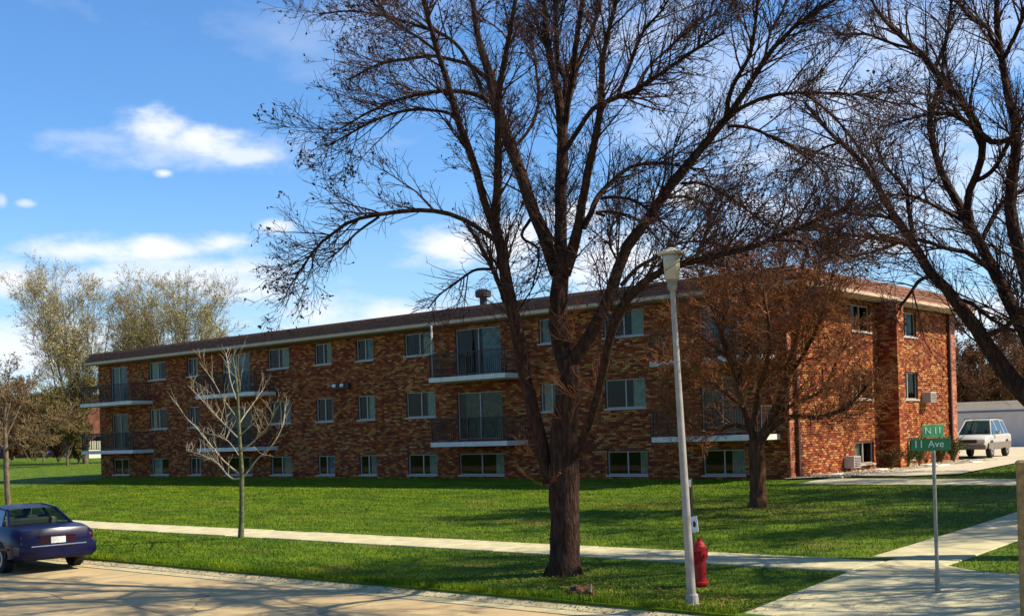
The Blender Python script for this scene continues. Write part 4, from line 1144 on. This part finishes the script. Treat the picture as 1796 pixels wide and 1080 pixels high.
def grass_patch(name, n, x0, x1, y0, y1, avoid, hgt=.05, wid=.006, near=True, **kw):
    x = rng.uniform(x0, x1, n); y = y0 + (y1 - y0) * rng.random(n) ** 1.5
    k = np.ones(n, bool)
    for (a, b, c, d) in avoid: k &= ~((x > a) & (x < b) & (y > c) & (y < d))
    x, y = x[k], y[k]; n = len(x); z = gz(x, y)
    a = rng.uniform(0, math.pi, n); s = np.sqrt(np.hypot(x, y) / 18)
    w = wid * rng.uniform(.7, 1.4, n) * s; h = hgt * rng.uniform(.5, 1.25, n)
    dx, dy = np.cos(a) * w, np.sin(a) * w; lx, ly = rng.normal(size=n) * .022, rng.normal(size=n) * .022
    V = np.stack([np.stack([x - dx, y - dy, z - .005], 1), np.stack([x + dx, y + dy, z - .005], 1), np.stack([x + lx, y + ly, z + h], 1)], 1).reshape(-1, 3)
    return obj(name, np_mesh(name, V, None, np.arange(n * 3).reshape(-1, 3)), MAT['blades'], kind='stuff', **kw)


AV = [(-100, -8.2, 17.8, 19.44), (-8.3, 1, 14.3, 18.35), (-8.75, -7.15, 18.3, 60), (-7.2, -6.5, 18.3, 19.0), (-19.3, -15.0, 36, 54.3), (-18.4, -8.7, 34.5, 37.2), (-64, -18.9, 36.7, 54), (.9, 9, 0, 100)]
grass_patch('grass', 480000, -60, -3, 14.37, 36.7, AV, .042, .007, label='short green lawn grass between road, sidewalks and building', cat='grass')
grass_patch('far_grass', 110000, -150, -60, 14.37, 90, AV, .042, .007, label='short green lawn grass beyond the far end of the building', cat='grass')
grass_patch('side_grass', 60000, -15, .8, 36.7, 54.1, AV, .042, .007, label='sunlit grass between the end wall and the side street', cat='grass')
grass_patch('kerb_grass', 12000, -34, -8.3, 14.3, 14.55, [], .1, .005, label='longer ragged grass along the back of the kerb', cat='grass')

# ------------------------------------------------------------------ street lamp
lb_ = at(1214, 1061, z=.13)
lamp = empty('street_lamp', (lb_[0], lb_[1], .12), label='slim leaning pale street lamp beside the red hydrant', cat='street lamp')
top = at(1179, 500, y=lb_[1]) - np.array([lb_[0], lb_[1], .12]); H_ = top[2]
lean_ = np.array([top[0] / H_, 0, 1])
pb = MB().tube([lean_ * t for t in (0, H_ * .33, H_ * .66, H_)], [.068, .058, .048, .038], 14); pb.build('pole', MAT['lamp'], lamp, smooth=True)
MB().lathe([(.13, -.02), (.13, .03), (.10, .05), (.09, .16), (.082, .18)], 14).build('base', MAT['lamp'], lamp, smooth=False)
MB().box(-.045, .045, -.095, -.075, .55, .8).build('access_cover', MAT['lamp'], lamp, bevel=.006)
c_ = tuple(lean_ * H_)
MB().lathe([(.055, -.08), (.075, -.02), (.075, .05), (.10, .08)], 16, c_).build('collar', MAT['post'], lamp)
MB().lathe([(.105, .08), (.125, .40), (.12, .45)], 18, c_).build('lens', MAT['lamp_glass'], lamp, smooth=True)
MB().lathe([(.20, .445), (.205, .47), (.13, .50), (.10, .525), (.03, .545)], 22, c_).build('cap', MAT['lamp_cap'], lamp)

# ------------------------------------------------------------------ hydrant
hb = at(1229, 1035, z=.14)
hyd = empty('fire_hydrant', (hb[0], hb[1], .14), math.radians(-28), label='red fire hydrant standing beside the foot of the street lamp', cat='fire hydrant')
hyd.scale = (.86, .86, 1)
MB().lathe([(.17, -.05), (.17, .03), (.12, .035), (.12, .10), (.155, .105), (.155, .14), (.115, .15), (.11, .48), (.125, .50), (.13, .60), (.16, .61), (.16, .645), (.125, .65)], 18).build('barrel', MAT['red'], hyd)
MB().lathe([(.125, .645), (.12, .69), (.09, .745), (.05, .775), (.035, .78), (.035, .83), (.01, .83)], 18).build('bonnet', MAT['red'], hyd, smooth=False)
for s_ in (-1, 1):
    MB().lathe([(.06, 0), (.06, .12), (.075, .125), (.075, .17), (.03, .175), (.03, .21)] if s_ > 0 else [(.03, -.21), (.03, -.175), (.075, -.17), (.075, -.125), (.06, -.12), (.06, 0)], 12, (0, 0, .56), 'x').build('hose_outlet', MAT['red'], hyd)
MB().lathe([(.03, -.25), (.03, -.21), (.095, -.205), (.095, -.14), (.08, -.13), (.08, 0)], 14, (0, 0, .52), 'y').build('pumper_outlet', MAT['red'], hyd)
bo = MB()
for k in range(8):
    a = k * math.pi / 4; bo.box(.142 * math.cos(a) - .012, .142 * math.cos(a) + .012, .142 * math.sin(a) - .012, .142 * math.sin(a) + .012, .59, .66)
bo.build('bolt', MAT['red'], hyd)
# dark marker post with small white sign behind it
mpx = at(1211, 1030, z=.16)
mk = empty('marker_post', (mpx[0], mpx[1] + .12, .14), math.radians(-30), label='thin dark marker post with small white sign between lamp and hydrant', cat='marker post')
hh = at(1213, 838, y=mpx[1] + .12)[2] - .14
MB().box(-.018, .018, -.01, .01, -.1, hh).box(-.018, -.008, -.025, -.01, -.1, hh).box(.008, .018, -.025, -.01, -.1, hh).build('post', MAT['iron'], mk)
MB().box(-.035, .035, -.034, -.027, hh - .14, hh - .02).build('reflector', MAT['white'], mk, bevel=.004)
sz = at(1225, 919, y=mpx[1])[2] - .14
sg = MB().box(-.095, .095, -.004, .004, -.125, .125).build('sign_plate', MAT['white'], mk, bevel=.002)
sg.location = (.155, -.045, sz); sg.rotation_euler = (0, math.radians(-9), 0)
em = MB().poly((-.05, 0, -.035), (.03, 0, -.05), (.055, 0, .01), (.0, 0, .06), (-.045, 0, .03)).build('emblem', MAT['black'], sg); em.location = (0, -.0065, 0)

# ------------------------------------------------------------------ street sign
sb = at(1645, 1046, z=.2)
zs_ = float(np.interp(sb[1], [14.4, 17.8, 19.8], [.135, .335, .34]))
sign = empty('street_sign', (sb[0], sb[1], zs_), label='green street name sign on a slim post in the corner pavement', cat='street sign')
ht = at(1639, 790, y=sb[1])[2] - zs_
MB().box(-.021, .021, -.021, .021, -.1, ht).box(-.028, .028, -.028, .028, 0, .3).build('post', MAT['post'], sign, bevel=.004)


def text(body, size, mat, parent, loc, rot, name='lettering'):
    cu = bpy.data.curves.new(name, 'FONT'); cu.body = body; cu.size = size; cu.extrude = .0015; cu.align_x = 'CENTER'; cu.align_y = 'CENTER'
    tmp = bpy.data.objects.new('t', cu); COL.objects.link(tmp)
    dg = bpy.context.evaluated_depsgraph_get(); me = bpy.data.meshes.new_from_object(tmp.evaluated_get(dg))
    bpy.data.objects.remove(tmp)
    return obj(name, me, mat, parent, loc, rot)


rzA = math.radians(36)
low = MB().box(-.27, .27, -.006, .006, 0, .175).build('name_blade', MAT['green'], sign, bevel=.003, label='wide dark green name blade reading 11 Ave'); low.location = (-.035, 0, ht); low.rotation_euler = (0, 0, rzA)
text('Ave', .14, MAT['sign_text'], low, (.07, -.009, .092), (math.pi / 2, 0, 0)); text('11', .15, MAT['sign_text'], low, (-.17, -.009, .092), (math.pi / 2, 0, 0))
MB().box(-.04, .04, -.02, .02, .185, .20).build('bracket', MAT['post'], low)
up = MB().box(-.165, .165, -.006, .006, 0, .18).build('name_blade', MAT['green2'], sign, bevel=.003, label='short faded green name blade on top'); up.location = (.0, 0, ht + .19); up.rotation_euler = (0, 0, math.radians(52))
text('N 11', .13, MAT['sign_text'], up, (0, -.009, .09), (math.pi / 2, 0, 0))

pq = at(1799, 808, y=15.3)
wp = empty('wooden_post', (pq[0], pq[1], .18), math.radians(20), label='square tan wooden post at the edge of the corner pavement', cat='post')
MB().box(-.11, .11, -.11, .11, -.1, pq[2] - .2).build('post', MAT['post_wood'], wp, bevel=.012)
MB().hexa([(-.12, -.12, pq[2] - .2), (.12, -.12, pq[2] - .2), (.12, .12, pq[2] - .2), (-.12, .12, pq[2] - .2)], [(-.09, -.09, pq[2] - .17), (.09, -.09, pq[2] - .17), (.09, .09, pq[2] - .17), (-.09, .09, pq[2] - .17)]).build('cap', MAT['post_wood'], wp)
# weathered stump lump near the big trunk
stp = at(1020, 1040, z=.15)
sv = MB(); 
st = empty('tree_stump', (stp[0], stp[1], .1), label='low broken brown stump in the grass beside the big trunk', cat='stump')
rr_ = np.random.default_rng(4)
prof = []
bmx = bmesh.new(); bmesh.ops.create_icosphere(bmx, subdivisions=3, radius=1)
for v in bmx.verts:
    k = 1 + .25 * math.sin(v.co.x * 7 + v.co.y * 3) * math.cos(v.co.y * 6) + rr_.normal() * .05
    v.co = Vector((v.co.x * .26 * k, v.co.y * .17 * k, max(-.1, v.co.z * .13 * k + .04)))
me = bpy.data.meshes.new('stump_wood'); bmx.to_mesh(me); bmx.free(); obj('stump_wood', me, MAT['bark_red'], st)
MB().tube([(.17, -.03, .0), (.2, -.04, .12), (.23, -.05, .22)], [.035, .028, .012], 7).build('stub', MAT['bark_pale'], st)

# ------------------------------------------------------------------ cars


def loft(stations, name, mat, parent, mid=None):
    """stations: (x, ring of (y,z) for the +y half from bottom centre to top centre)"""
    b = MB(); rings = []
    for x, half in stations:
        ring = [(x if not isinstance(x, tuple) else x[0], y, z) for y, z in half] + [(x, -y, z) for y, z in reversed(half[1:-1])]
        rings.append(list(range(len(b.v), len(b.v) + len(ring)))); b.v += ring
    n = len(rings[0])
    for a, c in zip(rings[:-1], rings[1:]):
        for i in range(n):
            j = (i + 1) % n; b.f.append((a[i], c[i], c[j], a[j]))
    b.f.append(tuple(rings[0])); b.f.append(tuple(reversed(rings[-1])))
    o = b.build(name, mat, parent, smooth=True)
    o.data.set_sharp_from_angle(angle=math.radians(38))
    return o


def half(w, zb, zs, zbelt, zt, tw=.86):
    return [(0, zb), (w * .86, zb), (w * .97, zb + .08), (w, zs), (w * .985, zbelt), (w * tw, zt), (0, zt + .015)]


def make_car(kind, loc, rz, paint, label, group=None, lower=None):
    c = empty('parked_car', loc, rz, label, 'car', group)
    if kind == 'sedan':
        Ln = 2.38; W_ = .88
        st_ = [(-Ln, half(W_ * .86, .36, .52, .66, .74, .8)), (-Ln + .10, half(W_ * .95, .30, .55, .82, .93)), (-Ln + .5, half(W_, .24, .55, .84, .98)), (-1.25, half(W_, .22, .55, .87, 1.0)),
               (-.3, half(W_, .20, .55, .88, .95)), (.8, half(W_, .20, .55, .86, .93)), (1.3, half(W_, .22, .54, .80, .90)), (2.0, half(W_ * .97, .26, .52, .70, .80)), (Ln - .08, half(W_ * .88, .32, .5, .62, .68)), (Ln, half(W_ * .8, .38, .48, .56, .6))]
        gh = [(-1.62, .99, .60, .99), (-1.05, .97, .68, 1.33), (-.35, .93, .66, 1.395), (.3, .93, .66, 1.37), (1.05, .92, .62, .95)]
        wx, wr = (-1.42, 1.38), .31; zbel = .93
    else:
        Ln = 2.25; W_ = .90
        st_ = [(-Ln, half(W_ * .92, .5, .7, .9, 1.0, .9)), (-Ln + .1, half(W_, .42, .7, 1.0, 1.08)), (-1.2, half(W_, .36, .7, 1.0, 1.08)), (.6, half(W_, .36, .7, 1.0, 1.06)), (.95, half(W_, .38, .7, .98, 1.06)),
               (1.9, half(W_ * .97, .42, .68, .90, 1.0)), (Ln - .1, half(W_ * .93, .45, .62, .82, .92)), (Ln, half(W_ * .88, .5, .6, .74, .8))]
        gh = [(-Ln + .08, 1.0, .72, 1.06), (-Ln + .28, 1.0, .70, 1.68), (-.8, 1.0, .68, 1.76), (.25, 1.0, .67, 1.72), (.95, 1.0, .68, 1.06)]
        wx, wr = (-1.35, 1.38), .37; zbel = 1.06
    body = loft(st_, 'body', paint, c)
    # greenhouse: roof and pillars in paint, glass set just outside the inner volume
    b = MB(); rg_ = []
    tops = [(x, w, z) for x, _, w, z in gh]
    roofp = [(x, y, z) for (x, w, z) in tops[1:-1] for y in (-w * .82, w * .82)]
    rb = MB(); z_r = tops
    R_ = [[(x, -w * .80, z - .015), (x, -w * .55, z + .012), (x, w * .55, z + .012), (x, w * .80, z - .015)] for (x, w, z) in tops[1:-1]]
    base_i = []
    for row in R_:
        base_i.append(list(range(len(rb.v), len(rb.v) + 4))); rb.v += row
    for a, d in zip(base_i[:-1], base_i[1:]):
        for i in range(3): rb.f.append((a[i], d[i], d[i + 1], a[i + 1]))
    rb.build('roof_panel', paint, c, smooth=True)
    wb_ = W_ * .90
    xr0, xr1 = tops[0][0], tops[1][0]; xf1, xf0 = tops[-2][0], tops[-1][0]
    zr, zf = tops[1][2], tops[-2][2]; wr_, wf_ = tops[1][1] * .80, tops[-2][1] * .80
    MB().poly((xr0, wb_ * .92, zbel), (xr0, -wb_ * .92, zbel), (xr1, -wr_, zr - .015), (xr1, wr_, zr - .015)).build('rear_window', MAT['car_glass'], c)
    MB().poly((xf0, -wb_ * .95, zbel - .02), (xf0, wb_ * .95, zbel - .02), (xf1, wf_, zf - .015), (xf1, -wf_, zf - .015)).build('windscreen', MAT['car_glass'], c)
    zm = tops[2][2] - .015; xm = (-.28 if kind == 'sedan' else -.1); wm = tops[2][1] * .80
    for s_ in (-1, 1):
        y_b = s_ * wb_
        xa, xb_ = xr0 + .22, xf0 - .12
        if kind == 'sedan': segs = [(xr0 + .30, xm - .03, xr1 + .1, xm - .03), (xm + .03, xf0 - .16, xm + .03, xf1 - .02)]
        else: segs = [(xr0 + .12, -1.25, xr1 + .08, -1.25), (-1.19, xm - .03, -1.19, xm - .03), (xm + .03, xf0 - .12, xm + .03, xf1 - .02)]
        for (b0_, b1_, t0_, t1_) in segs:
            MB().poly((b0_, y_b, zbel + .01), (b1_, y_b, zbel + .01), (t1_, s_ * (wm + .01), zm - .03), (t0_, s_ * (wm + .01), zm - .03)).build('side_window', MAT['car_glass'], c)
        pl = MB()
        for (x0_, x1_) in ((xr0, xr1), (xm, xm), (xf0, xf1)) + (((-1.22, -1.22),) if kind != 'sedan' else ()):
            pl.tube([(x0_, s_ * wb_ * (.93 if x0_ in (xr0, xf0) else 1.0), zbel - .02), (x1_, s_ * wm, (zr if x0_ == xr0 else zm) - .01)], .034, 6)
        pl.tube([(x, s_ * w * .80, z - .012) for (x, w, z) in tops[1:-1]], .032, 6)
        pl.build('pillar', paint, c)
        MB().hexa([(xf0 - .32, s_ * W_, zbel + .02), (xf0 - .16, s_ * W_, zbel + .02), (xf0 - .16, s_ * (W_ + .2), zbel + .04), (xf0 - .32, s_ * (W_ + .2), zbel + .04)][:: 1], [(xf0 - .32, s_ * W_, zbel + .15), (xf0 - .2, s_ * W_, zbel + .15), (xf0 - .2, s_ * (W_ + .2), zbel + .16), (xf0 - .32, s_ * (W_ + .2), zbel + .16)]).build('mirror', paint, c)
        for x in wx:
            w = MB().lathe([(wr * .55, s_ * (W_ - .22)), (wr, s_ * (W_ - .20)), (wr, s_ * (W_ - .015)), (wr * .92, s_ * (W_ + .01)), (wr * .62, s_ * (W_ + .01))], 22, (x, 0, wr), 'y').build('wheel', MAT['tyre'], c)
            MB().lathe([(wr * .62, s_ * (W_ + .006)), (wr * .58, s_ * (W_ + .018)), (wr * .15, s_ * (W_ + .004)), (wr * .1, s_ * (W_ + .02))], 20, (x, 0, wr), 'y').build('rim', MAT['rim'], w)
            ar = MB(); n_ = 16
            for k in range(n_):
                a0, a1 = math.pi * k / n_ - .12, math.pi * (k + 1) / n_ - .12
                ro, ri = wr + .075, wr * .3
                ar.poly(*[(x + r_ * math.cos(a_), s_ * (W_ + .0035), wr + r_ * math.sin(a_)) for r_, a_ in ((ri, a0), (ro, a0), (ro, a1), (ri, a1))])
            ar.build('wheel_arch', MAT['tyre'], c)
    # cabin
    cb = MB().box(-1.0, -.75, -.6, .6, .5, 1.12).box(.1, .3, -.62, -.12, .5, 1.12).box(.1, .3, .12, .62, .5, 1.12).box(.14, .24, -.46, -.28, 1.12, 1.28).box(.14, .24, .28, .46, 1.12, 1.28)
    cb.build('seats', MAT['cladding'], c, bevel=.04)
    if kind == 'sedan':
        for s_ in (-1, 1):
            MB().hexa([(-Ln + .02, s_ * .38, .64), (-Ln + .02, s_ * .78, .64), (-Ln + .14, s_ * .78, .64), (-Ln + .14, s_ * .38, .64)], [(-Ln + .045, s_ * .38, .80), (-Ln + .06, s_ * .77, .80), (-Ln + .16, s_ * .77, .80), (-Ln + .16, s_ * .38, .80)]).build('tail_light', MAT['tail'], c)
            MB().box(Ln - .14, Ln - .03, s_ * .66 - .14, s_ * .66 + .14, .52, .62).build('headlight', MAT['head'], c)
        bp_ = loft([(-Ln - .07, half(W_ * .84, .36, .44, .52, .56, .95)), (-Ln - .02, half(W_ * .97, .30, .42, .55, .60, .98)), (-Ln + .22, half(W_ * 1.005, .28, .42, .56, .60, .98))], 'bumper', paint, c)
        MB().box(-Ln - .075, -Ln - .04, -.60, .60, .575, .60).build('bumper_strip', MAT['chrome'], c, bevel=.004)
        MB().box(-Ln - .03, -Ln + .015, -.16, .16, .63, .765).build('number_plate', MAT['plate'], c, bevel=.004)
        MB().box(-Ln - .012, -Ln + .03, -.40, .40, .775, .80).box(-Ln - .004, -Ln + .03, -.38, .38, .63, .80).build('tail_panel', MAT['tail_dark'], c)
        for s_ in (-1, 1):
            for xs__ in (-.95, -.28, .95): MB().box(xs__ - .005, xs__ + .005, s_ * W_ * .992 - .006, s_ * W_ * .992 + .006, .3, .86).build('door_seam', MAT['black'], c)
            MB().box(-.80, -.66, s_ * (W_ + .008) - .012, s_ * (W_ + .008) + .012, .76, .785).build('door_handle', MAT['black'], c)
            MB().box(-1.9, 1.9, s_ * (W_ + .006) - .01, s_ * (W_ + .006) + .01, .50, .545).build('side_moulding', MAT['black'], c)
    else:
        for s_ in (-1, 1):
            MB().box(Ln - .12, Ln + .01, s_ * .66 - .16, s_ * .66 + .16, .74, .86).build('headlight', MAT['head'], c, bevel=.01)
            MB().box(-1.6, .3, s_ * .56 - .02, s_ * .56 + .02, 1.79, 1.83).build('roof_rail', MAT['iron'], c)
            MB().box(-Ln + .2, Ln - .3, s_ * (W_ + .005) - .012, s_ * (W_ + .005) + .012, .42, .70).build('cladding', MAT['cladding'], c)
        MB().box(Ln - .06, Ln + .015, -.46, .46, .70, .86).build('radiator_grille', MAT['iron'], c)
        MB().box(Ln - .1, Ln + .08, -.86, .86, .42, .60).build('bumper', MAT['cladding'], c, bevel=.02)
        MB().box(-.9, -.86, -.56, .56, 1.80, 1.82).box(-.1, -.06, -.56, .56, 1.80, 1.82).build('cross_bar', MAT['iron'], c)
    return c


make_car('sedan', (-26.4, 13.2, 0.0), math.radians(180 - 5), MAT['blue'], 'dark blue sedan parked at the kerb with its tail towards the lawn corner')
suv_at = at(1719, 801, z=.875)
make_car('suv', (suv_at[0], suv_at[1], .875), math.radians(-86), MAT['silver'], 'off white estate car with roof rails standing before the white garages')
make_car('sedan', tuple(np.array(px_ground(100, 96)) + [0, 0, .05]), math.radians(200), MAT['blue2'], 'bright blue car far off under the brown trees beyond the building')

# ------------------------------------------------------------------ garages, far buildings
ga = at(1680, 785, z=.85); 
gy = 76.5
gx0 = -40.0; gx1 = 2.0
gar = empty('garage_row', ((gx0 + gx1) / 2, gy, .85), label='long low white garage row behind the parked white car', cat='garage')
gi = Matrix.Translation((-(gx0 + gx1) / 2, -gy, -.85))


def gp(name, mb, mat, par=gar, **kw):
    o = mb.build(name, mat, par, **kw)
    if par is gar: o.matrix_parent_inverse = gi
    return o


gp('wall', MB().box(gx0, gx1, gy, gy + 7, .7, 3.65), MAT['garage'])
rg1 = gp('roof', MB().box(gx0 - .2, gx1 + .2, gy - .25, gy + 7.2, 3.652, 3.74), MAT['garage'], bevel=.01)
dx = gx0 + 1.2; 
while dx < gx1 - 5:
    dpt = gp('garage_door', MB().box(dx, dx + 4.8, gy - .03, gy + .02, .86, 3.05), MAT['garage_door'])
    pn = MB()
    for r_ in range(4):
        for c2_ in range(6): pn.box(dx + .1 + c2_ * .78, dx + .1 + c2_ * .78 + .7, gy - .042, gy - .03, .92 + r_ * .535, .92 + r_ * .535 + .46)
    gp('door_panel', pn, MAT['garage_door'], dpt, bevel=0)
    gp('door_frame', MB().box(dx - .12, dx, gy - .05, gy - .001, .86, 3.17).box(dx + 4.8, dx + 4.92, gy - .05, gy - .001, .86, 3.17).box(dx, dx + 4.8, gy - .06, gy - .001, 3.052, 3.17), MAT['garage_trim'], dpt)
    dx += 5.6

fbx = px_ground(82, 100)
far = empty('distant_brick_building', (fbx[0] - 14, 100, .8), label='distant flat roofed brick building with a pale double eave', cat='building')
fi = Matrix.Translation((-(fbx[0] - 14), -100, -.8))


def fp(name, mb, mat, par=far):
    o = mb.build(name, mat, par)
    if par is far: o.matrix_parent_inverse = fi
    return o


zt_ = at(60, 690, y=100)[2]
fp('wall', MB().box(fbx[0] - 40, fbx[0], 100, 114, .5, zt_ - .5), MAT['brick_far'])
fp('fascia', MB().box(fbx[0] - 40.5, fbx[0] + .5, 99.4, 114, zt_ - .3, zt_ + .1).box(fbx[0] - 40.2, fbx[0] + .9, 99.1, 99.38, zt_ - 1.0, zt_ - .72), MAT['stone'])
for k in range(6):
    for z in (2.0, 4.7):
        w_ = fp('window', MB().box(fbx[0] - 6 - k * 6, fbx[0] - 4.4 - k * 6, 99.95, 100.02, z, z + 1.2), MAT['frame'])
        fp('pane', MB().box(fbx[0] - 5.93 - k * 6, fbx[0] - 4.47 - k * 6, 99.93, 99.949, z + .07, z + 1.13), MAT['dark'], w_)

sh = px_ground(146, 88)
she = empty('cream_shed', sh, 0, 'small cream garden shed seen past the far end of the building', 'shed')
MB().box(-1.6, 1.6, 0, 3, -.2, 2.5).build('wall', MAT['cream'], she)
MB().poly((-1.8, -.2, 2.5), (1.8, -.2, 2.5), (1.8, 1.5, 3.2), (-1.8, 1.5, 3.2)).poly((1.8, 3.2, 2.5), (-1.8, 3.2, 2.5), (-1.8, 1.5, 3.2), (1.8, 1.5, 3.2)).build('roof', MAT['roofing'], she)
MB().box(-.5, .5, -.04, -.002, -.1, 2.0).build('door', MAT['garage_trim'], she)
MB().box(.75, 1.3, -.03, -.002, 1.1, 1.8).build('window', MAT['dark'], she)

# ------------------------------------------------------------------ shrubs and stones by the end wall


def shrub(x, y, h, w, label, mat, seed, green=True):
    rg = np.random.default_rng(seed)
    r = empty('garden_shrub', (x, y, .85), 0, label, 'shrub', 'shrubs in the rock bed by the end wall')
    st_ = []
    for i in range(16):
        a = rg.uniform(0, 6.28); o_ = w * rg.uniform(.2, 1)
        st_.append(smooth_line([(0, 0, -.05), (math.cos(a) * o_ * .4, math.sin(a) * o_ * .4, h * .5), (math.cos(a) * o_, math.sin(a) * o_, h * rg.uniform(.6, 1))], [.014, .01, .004], 6))
    P = np.array([s[0] for s in st_]); R = np.array([s[1] for s in st_])
    V, Q = tubes(P, R, 4); obj('stems', np_mesh('stems', V, Q), MAT['twig_tan'], r, kind='stuff')
    P2, R2 = sprout(P, R, 260, h * .35, rfac=.7, rmax=.006, rtip=.003, npts=4, rg=rg); V, Q = tubes(P2, R2, 3); obj('twigs', np_mesh('twigs', V, Q), MAT['twig_tan'], r, kind='stuff')
    n = 1500; pt = along(P2, n, .1, rg) + rg.normal(size=(n, 3)) * .04; V, Q = leaves(pt, .035, rg); obj('leaves', np_mesh('leaves', V, Q), mat, r, kind='stuff')


for i, (px, y, h, w, lab, mt) in enumerate([(1532, 43.6, .75, .6, 'brown shrub at the foot of the projecting brick chase', 'rust'), (1556, 45.3, .8, .55, 'low brown green shrub beside the projecting brick chase', 'shrub_leaf'), (1600, 46.6, 1.15, .5, 'tall green shrub below the basement window beyond the chase', 'shrub_leaf'), (1652, 50.6, 1.1, .6, 'green shrub by the far downspout', 'shrub_leaf'), (1632, 49.2, .7, .4, 'small shrub behind the street sign post', 'bush_leaf')]):
    p = at(px, 815, x=-18.15 - .04 * i); shrub(p[0], y, h, w, lab, MAT[mt], 80 + i)
stones = []
for i, (x, y, sx_, sy_, lab) in enumerate([(-18.2, 38.6, .3, 1.2, 'long pale edging stone nearest the building corner'), (-18.2, 42.7, .35, .8, 'pale concrete ledge under the nearer basement window'), (-18.1, 47.2, .4, .9, 'pale concrete ledge under the farther basement window'), (-17.3, 46.4, .3, 1.2, 'pale edging stone beside the tall green shrub'), (-17.2, 50.0, .3, 1.0, 'pale edging stone by the far downspout')]):
    o = MB().box(-sx_ / 2, sx_ / 2, -sy_ / 2, sy_ / 2, -.05, .06).build('edging_stone', MAT['stone'], bevel=.02, label=lab, cat='stone', group='edging stones at the end wall')
    o.location = (x, y, .85); o.rotation_euler = (0, 0, random.uniform(-.1, .1))
rs = np.random.default_rng(12); n = 1800
px_ = rs.uniform(-18.85, -17.2, n); py_ = rs.uniform(37.2, 52.8, n)
V, T = blobs(np.stack([px_, py_, np.full(n, .862)], 1), .035, rs, 1.2, .8)
obj('landscape_rock', np_mesh('landscape_rock', V, None, T), MAT['gravel'], kind='stuff', label='loose pale landscaping rock along the foot of the end wall', cat='gravel')

# leaf litter and bare soil crumbs under the trees and along the kerb
lr = np.random.default_rng(31)
pts = []
for (cx_, cy_, sx_, sy_, n) in ((-15.6, 27.2, 2.6, .9, 2600), (-13.0, 26.2, 2.0, .8, 600), (-12.9, 16.2, .7, .5, 500), (-11.0, 15.3, 1.6, .35, 700), (-9.0, 14.9, .5, .3, 400)):
    pts.append(np.stack([lr.normal(cx_, sx_, n), lr.normal(cy_, sy_, n)], 1))
n = 2600; pts.append(np.stack([lr.uniform(-36, -8.4, n), 14.33 - np.abs(lr.normal(0, .16, n)) + .05], 1))
pts = np.vstack(pts); pts = pts[~((pts[:, 1] > 17.8) & (pts[:, 1] < 19.45)) & (pts[:, 1] > 13.6)]
zz = np.where(pts[:, 1] > 14.37, gz(0, pts[:, 1]) + .03, np.interp(pts[:, 1], [13.7, 14.07, 14.36], [.018, .024, .12]))
V, Q = leaves(np.column_stack([pts, zz]), .028, lr)
V = V.reshape(-1, 4, 3); V[:, :, 2] = zz[:, None] + (V[:, :, 2] - zz[:, None]) * .3; V = V.reshape(-1, 3)
obj('leaf_litter', np_mesh('leaf_litter', V, Q), MAT['litter'], kind='stuff', label='dry brown leaf litter under the trees and along the kerb', cat='leaf litter')
